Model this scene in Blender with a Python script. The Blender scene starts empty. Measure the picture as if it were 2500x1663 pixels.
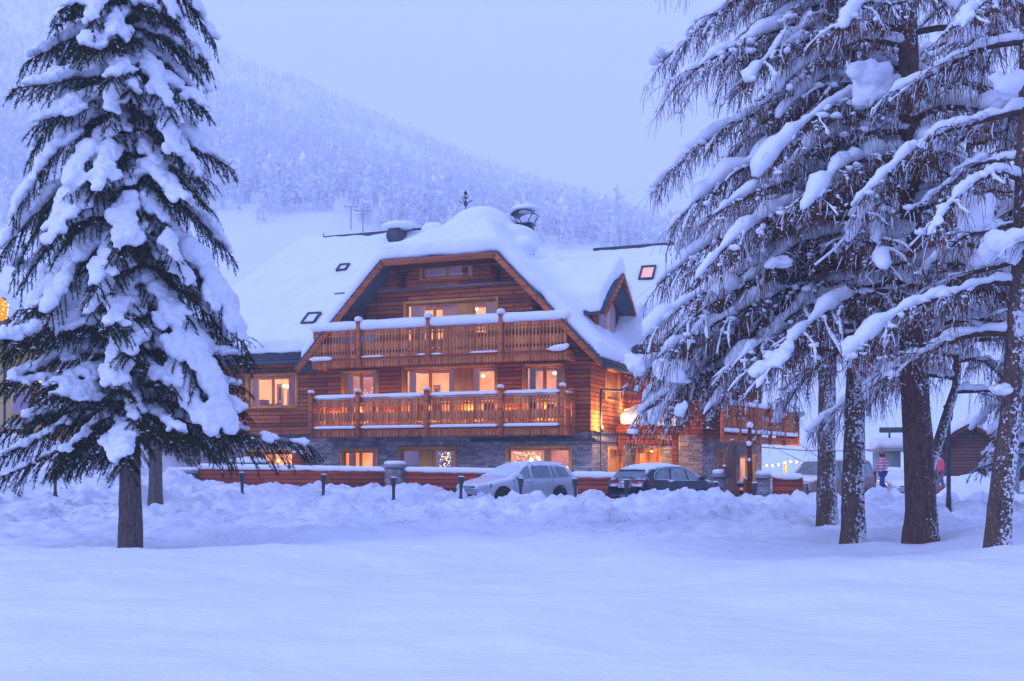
import bpy, math, random
import numpy as np
from mathutils import Vector, Matrix
R = math.radians
rng = np.random.default_rng(7)
random.seed(7)
S = bpy.context.scene

# ------------------------------------------------------------ camera, sky, sun, exposure
F, CX, HY, CH = 2700.0, 1250.0, 1145.0, 1.4
cam = bpy.data.cameras.new("camera")
cam.sensor_fit = 'HORIZONTAL'; cam.sensor_width = 36.0
cam.lens = 36.0 * F / 2500.0
cam.shift_y = (HY - 831.5) / 2500.0
cam.clip_start = 0.1; cam.clip_end = 6000
camo = bpy.data.objects.new("camera", cam); S.collection.objects.link(camo)
camo.location = (0, 0, CH); camo.rotation_euler = (R(90), 0, 0)
S.camera = camo

SUN_EL, SUN_AZ = R(30), R(215)        # soft dusk skylight, a little stronger from behind the camera on the left
world = bpy.data.worlds.new("World"); S.world = world; world.use_nodes = True
nt = world.node_tree; nt.nodes.clear()
out = nt.nodes.new('ShaderNodeOutputWorld'); bg = nt.nodes.new('ShaderNodeBackground')
sky = nt.nodes.new('ShaderNodeTexSky'); sky.sky_type = 'NISHITA'; sky.sun_disc = False
sky.sun_elevation = R(4); sky.sun_rotation = SUN_AZ; sky.dust_density = 4
skb = nt.nodes.new('ShaderNodeBackground'); skb.inputs[1].default_value = 0.01
nt.links.new(sky.outputs[0], skb.inputs[0])
tc = nt.nodes.new('ShaderNodeTexCoord'); sep = nt.nodes.new('ShaderNodeSeparateXYZ')
nt.links.new(tc.outputs['Generated'], sep.inputs[0])
ramp = nt.nodes.new('ShaderNodeValToRGB')
ramp.color_ramp.elements[0].position = 0.0; ramp.color_ramp.elements[0].color = (0.35, 0.465, 1.15, 1)
ramp.color_ramp.elements[1].position = 0.40; ramp.color_ramp.elements[1].color = (0.40, 0.53, 1.18, 1)
e_ = ramp.color_ramp.elements.new(1.0); e_.color = (0.48, 0.64, 1.35, 1)
nt.links.new(sep.outputs[2], ramp.inputs[0])
nt.links.new(ramp.outputs[0], bg.inputs[0]); bg.inputs[1].default_value = 0.96
addn = nt.nodes.new('ShaderNodeAddShader')
nt.links.new(bg.outputs[0], addn.inputs[0]); nt.links.new(skb.outputs[0], addn.inputs[1])
nt.links.new(addn.outputs[0], out.inputs[0])
sl = bpy.data.lights.new("sun", 'SUN'); sl.energy = 0.95; sl.angle = R(18); sl.color = (0.50, 0.60, 1.0)
so = bpy.data.objects.new("sun", sl); S.collection.objects.link(so)
so.rotation_euler = (R(90) - SUN_EL, 0, -R(62)); so.location = (0, 0, 30)
S.view_settings.view_transform = 'Standard'; S.view_settings.look = 'None'
S.view_settings.exposure = 0.33; S.view_settings.gamma = 1.0
S.cycles.use_denoising = True
S.cycles.max_bounces = 6; S.cycles.diffuse_bounces = 3; S.cycles.glossy_bounces = 2
S.cycles.transparent_max_bounces = 12; S.cycles.transmission_bounces = 4; S.cycles.volume_bounces = 2
S.cycles.sample_clamp_indirect = 4.0

# ------------------------------------------------------------ helpers
def W(px, py, t):
    return Vector(((px - CX) / F * t, t, CH + (HY - py) / F * t))
_a = math.atan2(-0.3885, 1)
U = Vector((math.cos(_a), math.sin(_a), 0)); V = Vector((-math.sin(_a), math.cos(_a), 0))
C0 = Vector((3.385, 47.605, 0))
def loc(x, y, z): return C0 + U * x + V * y + Vector((0, 0, z))
def fl(px, py, yo=0.0):              # facade-parallel plane y'=yo -> (x', z)
    d = Vector(((px - CX) / F, 1, 0)); t = (yo + C0.dot(V)) / d.dot(V); p = d * t
    return (p - C0).dot(U), CH + (HY - py) / F * t
def sd(px, py, xo=0.0):              # side plane x'=xo -> (y', z)
    d = Vector(((px - CX) / F, 1, 0)); t = (xo + C0.dot(U)) / d.dot(U); p = d * t
    return (p - C0).dot(V), CH + (HY - py) / F * t
def hit(px, py, a, b, c):            # plane through three local points -> local point
    A, B, Cc = loc(*a), loc(*b), loc(*c); n = (B - A).cross(Cc - A)
    o = Vector((0, 0, CH)); d = Vector(((px - CX) / F, 1, (HY - py) / F))
    p = o + d * ((A - o).dot(n) / d.dot(n))
    q = p - C0
    return (q.dot(U), q.dot(V), q.z)

class G:
    def __init__(s): s.v = []; s.f = []; s.n = 0
    def add(s, v, f):
        v = np.asarray(v, dtype=float).reshape(-1, 3)
        s.f.extend([tuple(int(i) + s.n for i in q) for q in f]); s.v.append(v); s.n += len(v); return s
    def box(s, x0, x1, y0, y1, z0, z1):
        v = [(x, y, z) for z in (z0, z1) for y in (y0, y1) for x in (x0, x1)]
        return s.add(v, [(0, 2, 3, 1), (4, 5, 7, 6), (0, 1, 5, 4), (2, 6, 7, 3), (0, 4, 6, 2), (1, 3, 7, 5)])
    def obox(s, p, q, w, h):         # beam from p to q, width w (horizontal), height h (vertical-ish)
        p = Vector(p); q = Vector(q); d = (q - p).normalized()
        sx = d.cross(Vector((0, 0, 1)))
        sx = Vector((1, 0, 0)) if sx.length < 1e-4 else sx.normalized()
        sz = sx.cross(d).normalized(); v = []
        for e in (p, q):
            for a, b in ((-1, -1), (1, -1), (1, 1), (-1, 1)): v.append(e + sx * a * w / 2 + sz * b * h / 2)
        return s.add(v, [(3, 2, 1, 0), (4, 5, 6, 7), (0, 1, 5, 4), (1, 2, 6, 5), (2, 3, 7, 6), (3, 0, 4, 7)])
    def prism(s, poly, off):         # planar polygon extruded by vector
        n = len(poly); off = Vector(off); v = [Vector(p) for p in poly] + [Vector(p) + off for p in poly]
        return s.add(v, [tuple(range(n))[::-1], tuple(range(n, 2 * n))] + [(i, (i + 1) % n, n + (i + 1) % n, n + i) for i in range(n)])
    def slab(s, poly, th):           # polygon thickened along minus its normal (th) keeping top
        a, b, c = (Vector(p) for p in poly[:3]); n = (b - a).cross(c - a).normalized()
        if n.z < 0: n = -n
        return s.prism(poly, -n * th)
    def quad(s, *p): return s.add(p, [tuple(range(len(p)))])
    def tube(s, pts, rad, n=8, sq=1.0, cap=True, lift=0.0):
        pts = np.asarray(pts, float); m = len(pts); rad = np.broadcast_to(np.asarray(rad, float), (m,))
        tg = np.gradient(pts, axis=0); tg /= np.linalg.norm(tg, axis=1)[:, None] + 1e-9
        up = np.array([0, 0, 1.0]) if abs(tg[:, 2]).mean() < 0.85 else np.array([1.0, 0, 0])
        sx = np.cross(tg, up); sx /= np.linalg.norm(sx, axis=1)[:, None] + 1e-9
        sy = np.cross(sx, tg)
        an = np.arange(n) * 2 * math.pi / n
        v = pts[:, None] + rad[:, None, None] * (np.cos(an)[None, :, None] * sx[:, None] + np.sin(an)[None, :, None] * sy[:, None] * sq)
        v[:, :, 2] += lift
        v = v.reshape(-1, 3); f = []
        for i in range(m - 1):
            for j in range(n):
                k = (j + 1) % n; f.append((i * n + j, i * n + k, (i + 1) * n + k, (i + 1) * n + j))
        if cap: f.append(tuple(range(n))[::-1]); f.append(tuple(range((m - 1) * n, m * n)))
        return s.add(v, f)
    def lathe(s, prof, c=(0, 0, 0), n=12, ax='z', sx=1, sy=1):
        v = []; m = len(prof)
        for r, h in prof:
            for j in range(n):
                a = 2 * math.pi * j / n; p = (r * math.cos(a) * sx, r * math.sin(a) * sy, h)
                if ax == 'y': p = (p[0], p[2], p[1])
                if ax == 'x': p = (p[2], p[0], p[1])
                v.append((p[0] + c[0], p[1] + c[1], p[2] + c[2]))
        f = []
        for i in range(m - 1):
            for j in range(n):
                k = (j + 1) % n; f.append((i * n + j, i * n + k, (i + 1) * n + k, (i + 1) * n + j))
        f.append(tuple(range(n))[::-1]); f.append(tuple(range((m - 1) * n, m * n)))
        return s.add(v, f)
    def build(s, name, mat, parent=None, smooth=False, loc0=None, rz=None):
        v = np.concatenate(s.v) if s.v else np.zeros((0, 3))
        me = bpy.data.meshes.new(name)
        lens = np.fromiter((len(q) for q in s.f), dtype=np.int32, count=len(s.f))
        idx = np.fromiter((i for q in s.f for i in q), dtype=np.int32, count=int(lens.sum()))
        return mkmesh(name, me, v, idx, lens, mat, parent, smooth, loc0, rz)
def mkmesh(name, me, v, idx, lens, mat, parent=None, smooth=False, loc0=None, rz=None):
    me.vertices.add(len(v)); me.vertices.foreach_set('co', np.ascontiguousarray(v, dtype=np.float32).ravel())
    me.loops.add(len(idx)); me.loops.foreach_set('vertex_index', np.ascontiguousarray(idx, dtype=np.int32))
    st = np.zeros(len(lens), dtype=np.int32); st[1:] = np.cumsum(lens)[:-1]
    me.polygons.add(len(lens)); me.polygons.foreach_set('loop_start', st)
    if smooth: me.polygons.foreach_set('use_smooth', np.ones(len(lens), dtype=bool))
    me.update(calc_edges=True); me.validate()
    o = bpy.data.objects.new(name, me); S.collection.objects.link(o)
    if mat: me.materials.append(mat)
    if parent: o.parent = parent
    if loc0 is not None: o.location = loc0
    if rz is not None: o.rotation_euler = (0, 0, rz)
    return o
def tag(o, label=None, cat=None, group=None, kind=None):
    if label: o['label'] = label
    if cat: o['category'] = cat
    if group: o['group'] = group
    if kind: o['kind'] = kind
    return o
def empty(name, l, rz=0.0, label=None, cat=None, group=None):
    o = bpy.data.objects.new(name, None); S.collection.objects.link(o); o.location = l; o.rotation_euler = (0, 0, rz)
    o.empty_display_size = 0.2
    return tag(o, label, cat, group)
def copy_tree(o, parent=None):
    c = o.copy(); S.collection.objects.link(c)
    if parent: c.parent = parent
    for ch in list(o.children): copy_tree(ch, c)
    return c

# vectorised value noise
def _h(ix, iy, iz, seed):
    n = (ix * 374761393 + iy * 668265263 + iz * 2147483647 + seed * 974634777) & 0xffffffff
    n = ((n ^ (n >> 13)) * 1274126177) & 0xffffffff
    return ((n ^ (n >> 16)) & 0xffff) / 65535.0
def noise3(x, y, z=0.0, seed=0):
    x = np.asarray(x, float); y = np.asarray(y, float); z = np.asarray(z, float) + 0 * x
    ix, iy, iz = np.floor(x).astype(np.int64), np.floor(y).astype(np.int64), np.floor(z).astype(np.int64)
    fx, fy, fz = x - ix, y - iy, z - iz
    fx, fy, fz = (a * a * (3 - 2 * a) for a in (fx, fy, fz))
    r = 0
    for dx in (0, 1):
        for dy in (0, 1):
            for dz in (0, 1):
                r = r + _h(ix + dx, iy + dy, iz + dz, seed) * (fx if dx else 1 - fx) * (fy if dy else 1 - fy) * (fz if dz else 1 - fz)
    return r
def fbm(x, y, z=0.0, seed=0, o=4):
    r = 0; a = 0.5; s = 1.0
    for k in range(o):
        r = r + a * (noise3(np.asarray(x) * s, np.asarray(y) * s, np.asarray(z) * s, seed + k) * 2 - 1); a *= 0.5; s *= 2.03
    return r
def sst(a, b, x):
    t = np.clip((np.asarray(x, float) - a) / (b - a), 0, 1); return t * t * (3 - 2 * t)

# ------------------------------------------------------------ materials
def mat(name, col, rough=0.7, metal=0.0, spec=0.3, coat=0.0):
    m = bpy.data.materials.new(name); m.use_nodes = True; b = m.node_tree.nodes['Principled BSDF']
    b.inputs['Base Color'].default_value = (*col, 1); b.inputs['Roughness'].default_value = rough
    b.inputs['Metallic'].default_value = metal; b.inputs['Specular IOR Level'].default_value = spec
    b.inputs['Coat Weight'].default_value = coat
    return m
class N:
    def __init__(s, m): s.t = m.node_tree; s.b = s.t.nodes['Principled BSDF']
    def new(s, t, **k):
        n = s.t.nodes.new('ShaderNode' + t)
        for a, v in k.items(): setattr(n, a, v)
        return n
    def l(s, a, b): s.t.links.new(a, b)
    def coord(s, mode='Object'): return s.new('TexCoord').outputs[mode]
    def mapping(s, src, scale=(1, 1, 1), rot=(0, 0, 0), loc_=(0, 0, 0)):
        m = s.new('Mapping'); m.inputs['Scale'].default_value = scale; m.inputs['Rotation'].default_value = rot
        m.inputs['Location'].default_value = loc_; s.l(src, m.inputs['Vector']); return m.outputs[0]
    def noise(s, src, scale, detail=3, rough=0.5, out=0):
        n = s.new('TexNoise'); n.inputs['Scale'].default_value = scale; n.inputs['Detail'].default_value = detail
        n.inputs['Roughness'].default_value = rough; s.l(src, n.inputs['Vector']); return n.outputs[out]
    def ramp(s, src, *st, interp='LINEAR'):
        r = s.new('ValToRGB'); e = r.color_ramp.elements; r.color_ramp.interpolation = interp
        while len(e) < len(st): e.new(0.5)
        for x, (p, c) in zip(e, st): x.position = p; x.color = (*c, 1) if len(c) == 3 else c
        s.l(src, r.inputs[0]); return r.outputs[0]
    def mix(s, f, a, b, mode='MIX'):
        m = s.new('Mix', data_type='RGBA', blend_type=mode)
        for i, x in ((0, f), (6, a), (7, b)):
            if hasattr(x, 'links') or isinstance(x, bpy.types.NodeSocket): s.l(x, m.inputs[i])
            else: m.inputs[i].default_value = x if i == 0 else ((*x, 1) if len(x) == 3 else x)
        return m.outputs[2]
    def math(s, op, a, b=0.0, clamp=False):
        m = s.new('Math', operation=op, use_clamp=clamp)
        for i, x in ((0, a), (1, b)):
            if isinstance(x, bpy.types.NodeSocket): s.l(x, m.inputs[i])
            else: m.inputs[i].default_value = x
        return m.outputs[0]
    def bump(s, h, strength=0.3, dist=0.02, prev=None):
        b = s.new('Bump'); b.inputs['Strength'].default_value = strength; b.inputs['Distance'].default_value = dist
        s.l(h, b.inputs['Height'])
        if prev is not None: s.l(prev, b.inputs['Normal'])
        s.l(b.outputs[0], s.b.inputs['Normal']); return b.outputs[0]
    def col(s, c): s.l(c, s.b.inputs['Base Color'])

def snow_mat(name, bump=0.5, scale=3.0):
    m = mat(name, (0.86, 0.88, 0.94), 0.65, spec=0.25); n = N(m); c = n.coord()
    g = n.noise(c, scale, 5, 0.6)
    n.col(n.mix(n.noise(c, scale * 0.7, 2), (0.74, 0.77, 0.88), (0.84, 0.86, 0.92)))
    b1 = n.bump(g, bump, 0.06); n.bump(n.noise(c, scale * 14, 3, 0.7), bump * 0.5, 0.012, b1)
    return m
M = {}
M['snow'] = snow_mat('fresh_snow'); M['roof_snow'] = snow_mat('roof_snow_surface', 0.35, 1.3)
def ground_snow():
    m = mat('ground_snow', (0.86, 0.88, 0.94), 0.6, spec=0.25); n = N(m); c = n.coord()
    sp = n.new('SeparateXYZ'); n.l(c, sp.inputs[0])
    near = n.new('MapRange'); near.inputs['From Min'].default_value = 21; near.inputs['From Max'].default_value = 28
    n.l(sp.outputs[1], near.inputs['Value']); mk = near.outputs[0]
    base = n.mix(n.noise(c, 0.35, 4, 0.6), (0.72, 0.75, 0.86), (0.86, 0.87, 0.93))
    packed_shade = n.ramp(n.noise(n.mapping(c, (.5, 1, 1), (0, 0, 0), (3, 0, 0)), .55, 4, .6), (.42, (0, 0, 0)), (.62, (1, 1, 1)))
    base = n.mix(n.math('MULTIPLY', n.math('MULTIPLY', packed_shade, mk), .55), base, (0.55, 0.56, 0.72))  # darker violet patches: trampled snow, with shade also painted into the colour
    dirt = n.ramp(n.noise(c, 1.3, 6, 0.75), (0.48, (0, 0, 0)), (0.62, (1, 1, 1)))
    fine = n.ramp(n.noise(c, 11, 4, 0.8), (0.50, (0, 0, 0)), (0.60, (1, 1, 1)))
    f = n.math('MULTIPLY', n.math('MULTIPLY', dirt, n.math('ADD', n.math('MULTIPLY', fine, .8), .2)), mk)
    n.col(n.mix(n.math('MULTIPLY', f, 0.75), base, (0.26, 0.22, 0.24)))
    b1 = n.bump(n.noise(n.mapping(c, (1, 1.8, 1)), 1.1, 6, 0.65), 0.9, 0.10)
    n.bump(n.noise(c, 26, 4, 0.75), 0.35, 0.012, b1)
    return m
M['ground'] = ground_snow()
def planks(name, c1, c2, cm, w=2.6, h=0.19, vertical=False, rough=0.55, gap=0.02):
    m = mat(name, c1, 0.8, spec=0.10); n = N(m); c = n.coord(); sp = n.new('SeparateXYZ'); n.l(c, sp.inputs[0])
    sx = n.math('ADD', sp.outputs[0], sp.outputs[1]); cb = n.new('CombineXYZ')
    if vertical: n.l(sp.outputs[2], cb.inputs[0]); n.l(sx, cb.inputs[1])
    else: n.l(sx, cb.inputs[0]); n.l(sp.outputs[2], cb.inputs[1])
    bk = n.new('TexBrick'); n.l(cb.outputs[0], bk.inputs['Vector']); bk.offset = 0.37; bk.offset_frequency = 3
    bk.inputs['Scale'].default_value = 1; bk.inputs['Brick Width'].default_value = w; bk.inputs['Row Height'].default_value = h
    bk.inputs['Mortar Size'].default_value = gap; bk.inputs['Mortar Smooth'].default_value = 0.4; bk.inputs['Bias'].default_value = -0.1
    bk.inputs['Color1'].default_value = (*c1, 1); bk.inputs['Color2'].default_value = (*c2, 1); bk.inputs['Mortar'].default_value = (*cm, 1)
    gr = n.noise(n.mapping(cb.outputs[0], (1.5, 28, 1)), 1.0, 5, 0.65)
    big = n.noise(c, 0.5, 3, 0.6)
    col = n.mix(0.75, bk.outputs[0], n.ramp(gr, (0.3, (0.55, 0.5, 0.5)), (0.7, (1.25, 1.2, 1.2))), 'MULTIPLY')
    col = n.mix(0.6, col, n.ramp(big, (0.35, (0.72, 0.7, 0.75)), (0.65, (1.2, 1.2, 1.15))), 'MULTIPLY')
    n.col(col)
    b1 = n.bump(n.math('SUBTRACT', 1.0, bk.outputs['Fac']), 0.8, 0.02); n.bump(gr, 0.25, 0.006, b1)
    return m
M['wood_wall'] = planks('red_larch_cladding', (0.50, 0.135, 0.045), (0.20, 0.045, 0.022), (0.03, 0.008, 0.006))
M['wood_fence'] = planks('fence_boards', (0.42, 0.082, 0.036), (0.28, 0.048, 0.026), (0.06, 0.012, 0.01), 3.5, 0.19)
M['wood_balc'] = planks('balcony_boards', (0.74, 0.25, 0.085), (0.42, 0.115, 0.045), (0.28, 0.05, 0.02), 40, 0.16, True, gap=0.001)
M['wood_rail'] = planks('rail_timber', (0.60, 0.18, 0.062), (0.50, 0.14, 0.05), (0.25, 0.05, 0.02), 9, 0.4)
M['wood_pale'] = planks('window_larch', (0.80, 0.38, 0.10), (0.74, 0.32, 0.08), (0.42, 0.14, 0.03), 6, 0.11, True, gap=0.004)
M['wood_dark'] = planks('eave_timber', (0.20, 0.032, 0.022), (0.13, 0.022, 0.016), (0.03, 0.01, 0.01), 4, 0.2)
M['wood_warm'] = planks('canopy_timber', (0.55, 0.13, 0.035), (0.44, 0.09, 0.03), (0.08, 0.02, 0.01), 4, 0.25)
M['wood_barn'] = planks('barn_logs', (0.17, 0.075, 0.055), (0.10, 0.045, 0.04), (0.015, 0.01, 0.012), 9, 0.17, gap=0.025)
def stone():
    m = mat('ledge_stone', (0.25, 0.25, 0.28), 0.85, spec=0.2); n = N(m); c = n.coord(); sp = n.new('SeparateXYZ'); n.l(c, sp.inputs[0])
    sx = n.math('ADD', sp.outputs[0], sp.outputs[1])
    wob = n.math('MULTIPLY', n.noise(c, 1.3, 2), 0.10)
    cb = n.new('CombineXYZ'); n.l(sx, cb.inputs[0]); n.l(n.math('ADD', sp.outputs[2], wob), cb.inputs[1])
    def bk(w, h, off):
        b = n.new('TexBrick'); n.l(cb.outputs[0], b.inputs['Vector']); b.offset = off; b.squash = 0.6; b.squash_frequency = 3
        b.inputs['Scale'].default_value = 1; b.inputs['Brick Width'].default_value = w; b.inputs['Row Height'].default_value = h
        b.inputs['Mortar Size'].default_value = 0.008; b.inputs['Mortar Smooth'].default_value = 0.3
        b.inputs['Color1'].default_value = (0.42, 0.36, 0.34, 1); b.inputs['Color2'].default_value = (0.11, 0.12, 0.17, 1)
        b.inputs['Mortar'].default_value = (0.05, 0.05, 0.06, 1); b.inputs['Bias'].default_value = -0.1
        return b
    a, b = bk(0.42, 0.085, 0.37), bk(0.62, 0.21, 0.61)
    vo = n.new('TexVoronoi'); vo.inputs['Scale'].default_value = 1.6; n.l(cb.outputs[0], vo.inputs['Vector'])
    sepc = n.new('SeparateColor'); n.l(vo.outputs['Color'], sepc.inputs[0])
    sel = n.ramp(sepc.outputs[0], (0.62, (0, 0, 0)), (0.64, (1, 1, 1)))
    col = n.mix(sel, a.outputs[0], b.outputs[0]); 
    tint = n.mix(n.noise(c, 2.2, 3), (0.8, 0.9, 1.1), (1.25, 1.05, 0.9))
    col = n.mix(0.9, col, tint, 'MULTIPLY')
    col = n.mix(0.5, col, n.ramp(n.noise(c, 14, 4, 0.7), (0.3, (0.6, 0.6, 0.6)), (0.7, (1.3, 1.3, 1.3))), 'MULTIPLY')
    n.col(col)
    h = n.mix(sel, a.outputs['Fac'], b.outputs['Fac'])
    b1 = n.bump(n.math('SUBTRACT', 1.0, h), 1.0, 0.03); n.bump(n.noise(c, 9, 5, 0.7), 0.6, 0.02, b1)
    return m
M['stone'] = stone()
def speck(name, c1, c2, scale, rough=0.8, bs=0.4, bd=0.01, stretch=(1, 1, 1), metal=0.0, spec=0.3):
    m = mat(name, c1, rough, metal, spec); n = N(m); c = n.mapping(n.coord(), stretch); g = n.noise(c, scale, 5, 0.7)
    n.col(n.mix(n.ramp(g, (0.35, (0, 0, 0)), (0.65, (1, 1, 1))), c1, c2)); n.bump(g, bs, bd)
    return m
M['metal_dark'] = speck('dark_metal', (0.03, 0.036, 0.05), (0.05, 0.055, 0.07), 8, 0.45, 0.1, 0.003)
M['tiles'] = speck('slate_tiles', (0.035, 0.05, 0.075), (0.09, 0.11, 0.14), 6, 0.6, 0.8, 0.03, (1, 1, 3))
M['iron'] = speck('bollard_iron', (0.035, 0.035, 0.045), (0.07, 0.06, 0.07), 20, 0.55, 0.3, 0.004)
M['plaster'] = speck('yellow_plaster', (0.62, 0.47, 0.22), (0.55, 0.40, 0.18), 3, 0.9, 0.2, 0.01)
M['grey_panel'] = speck('grey_green_panel', (0.30, 0.36, 0.36), (0.24, 0.30, 0.31), 2, 0.6, 0.1, 0.004)
M['green'] = speck('green_tarpaulin', (0.01, 0.10, 0.05), (0.015, 0.06, 0.035), 5, 0.5, 0.3, 0.02)
M['concrete'] = speck('cap_stone', (0.30, 0.30, 0.32), (0.22, 0.22, 0.25), 9, 0.85, 0.4, 0.01)
M['cable'] = mat('steel_cable', (0.12, 0.12, 0.14), 0.5, 0.6)
M['steel'] = speck('galvanised_steel', (0.30, 0.32, 0.36), (0.22, 0.24, 0.28), 7, 0.45, 0.1, 0.004, metal=0.4)
def bark(name, c1, c2, snow_amt, rng_=(0.0, 6.0)):
    m = mat(name, c1, 0.9, spec=0.15); n = N(m); c = n.coord()
    g = n.noise(n.mapping(c, (1, 1, 0.22)), 17, 6, 0.75); vo = n.new('TexVoronoi'); vo.inputs['Scale'].default_value = 24
    vo.feature = 'DISTANCE_TO_EDGE'; wv_ = n.new('VectorMath', operation='ADD'); n.l(n.mapping(c, (1, 1, 0.2)), wv_.inputs[0]); nn_ = n.new('VectorMath', operation='SCALE'); n.l(n.noise(c, 9, 3, .6, 1), nn_.inputs[0]); nn_.inputs['Scale'].default_value = .09; n.l(nn_.outputs[0], wv_.inputs[1]); n.l(wv_.outputs[0], vo.inputs['Vector'])
    col = n.mix(n.ramp(g, (0.3, (0, 0, 0)), (0.7, (1, 1, 1))), c1, c2)
    col = n.mix(n.ramp(vo.outputs['Distance'], (0.0, (.7, .7, .7)), (0.10, (0, 0, 0))), col, tuple(x * 0.45 for x in c1))
    if snow_amt > 0:
        geo = n.new('NewGeometry'); sp = n.new('SeparateXYZ'); n.l(geo.outputs['Normal'], sp.inputs[0])
        side = n.math('MULTIPLY', n.math('ADD', n.math('MULTIPLY', sp.outputs[0], 0.5), n.math('MULTIPLY', sp.outputs[1], -0.25)), 0.13)
        q = n.math('ADD', n.math('ADD', n.math('MULTIPLY', n.noise(c, 20, 4, 0.7), .72), n.math('MULTIPLY', n.noise(n.mapping(c, (1, 1, .5)), 3.2, 2), .36)), side)
        sn = n.ramp(q, (0.632 - snow_amt * 0.1 + (.045 if snow_amt < .1 else 0), (0, 0, 0)), (0.655 - snow_amt * 0.1 + (.045 if snow_amt < .1 else 0), (1, 1, 1)))
        col = n.mix(sn, col, (0.85, 0.87, 0.93))
    n.col(col)
    b1 = n.bump(g, 1.0, 0.03); n.bump(vo.outputs['Distance'], 0.9, 0.04, b1)
    return m
M['bark'] = bark('larch_bark', (0.06, 0.034, 0.030), (0.24, 0.14, 0.12), 0.05)
M['bark_snow'] = bark('snow_flecked_bark', (0.07, 0.045, 0.038), (0.22, 0.14, 0.11), 0.4)
M['bark_spruce'] = bark('spruce_bark', (0.085, 0.065, 0.06), (0.27, 0.21, 0.19), 0)
M['needles'] = speck('spruce_needles', (0.004, 0.016, 0.007), (0.040, 0.046, 0.012), 2.5, 0.9, 0, 0.001, spec=0.02)
M['twigs'] = speck('larch_twigs', (0.05, 0.028, 0.020), (0.25, 0.09, 0.040), 1.3, 0.9, 0, 0.001, spec=0.02)
M['limb'] = speck('larch_limbs', (0.04, 0.028, 0.026), (0.10, 0.065, 0.055), 9, 0.9, 0.5, 0.01)
M['carved'] = speck('carved_log', (0.16, 0.07, 0.04), (0.09, 0.04, 0.025), 5, 0.7, 0.6, 0.02, (1, 1, 0.3))
def emit(name, c, s):
    m = bpy.data.materials.new(name); m.use_nodes = True; t = m.node_tree; t.nodes.clear()
    o = t.nodes.new('ShaderNodeOutputMaterial'); e = t.nodes.new('ShaderNodeEmission')
    e.inputs[0].default_value = (*c, 1); e.inputs[1].default_value = s; t.links.new(e.outputs[0], o.inputs[0]); return m
M['bulb'] = emit('warm_bulb', (1.0, 0.62, 0.22), 9)
M['fairy'] = emit('fairy_light', (1.0, 0.62, 0.14), 9)
M['festoon'] = emit('festoon_bulb', (1.0, 0.66, 0.42), 11)
def glass(name, tint=(1, 1, 1), refl=0.25):
    m = bpy.data.materials.new(name); m.use_nodes = True; t = m.node_tree; t.nodes.clear()
    o = t.nodes.new('ShaderNodeOutputMaterial'); tr = t.nodes.new('ShaderNodeBsdfTransparent'); gl = t.nodes.new('ShaderNodeBsdfGlossy')
    tr.inputs[0].default_value = (*tint, 1); gl.inputs['Roughness'].default_value = 0.04
    lw = t.nodes.new('ShaderNodeFresnel'); lw.inputs[0].default_value = 1.5
    ad = t.nodes.new('ShaderNodeMath'); ad.operation = 'ADD'; ad.inputs[1].default_value = refl; t.links.new(lw.outputs[0], ad.inputs[0])
    mx = t.nodes.new('ShaderNodeMixShader'); t.links.new(ad.outputs[0], mx.inputs[0]); t.links.new(tr.outputs[0], mx.inputs[1])
    t.links.new(gl.outputs[0], mx.inputs[2]); t.links.new(mx.outputs[0], o.inputs[0]); return m
M['glass'] = glass('window_glass', refl=0.06)
def lit_room(name, a, b, s, dark=0.0):
    m = bpy.data.materials.new(name); m.use_nodes = True; t = m.node_tree; n = N(m)
    c = n.coord(); nz = n.noise(n.mapping(c, (0.8, 0.8, 0.5)), 1.3, 3, 0.6)
    col = n.ramp(nz, (0.35, a), (0.65, b))
    n.b.inputs['Base Color'].default_value = (*a, 1); n.l(col, n.b.inputs['Emission Color']); n.b.inputs['Emission Strength'].default_value = s
    return m
M['room_warm'] = lit_room('lit_room_walls', (0.70, 0.17, 0.03), (1.0, 0.44, 0.13), 0.92)
M['room_cream'] = lit_room('cream_room_walls', (0.85, 0.34, 0.10), (1.0, 0.54, 0.22), 0.92)
M['room_pink'] = lit_room('pink_room_walls', (0.34, 0.09, 0.06), (0.95, 0.36, 0.17), 0.75)
M['sky_glow'] = lit_room('skylight_glow', (0.75, 0.34, 0.28), (0.85, 0.45, 0.38), 0.5)
M['room_dim'] = lit_room('dim_room_walls', (0.10, 0.09, 0.22), (0.20, 0.12, 0.22), 0.5)
M['curtain'] = speck('curtain_cloth', (0.65, 0.50, 0.42), (0.50, 0.36, 0.32), 6, 0.9, 0.1, 0.005, (4, 4, 0.5))
M['curtain_red'] = speck('orange_blind', (0.55, 0.20, 0.08), (0.42, 0.14, 0.06), 6, 0.9, 0.1, 0.005)
M['paper'] = mat('print_paper', (0.55, 0.45, 0.33), 0.8); M['ink'] = mat('print_ink', (0.05, 0.04, 0.04), 0.8)
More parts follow.
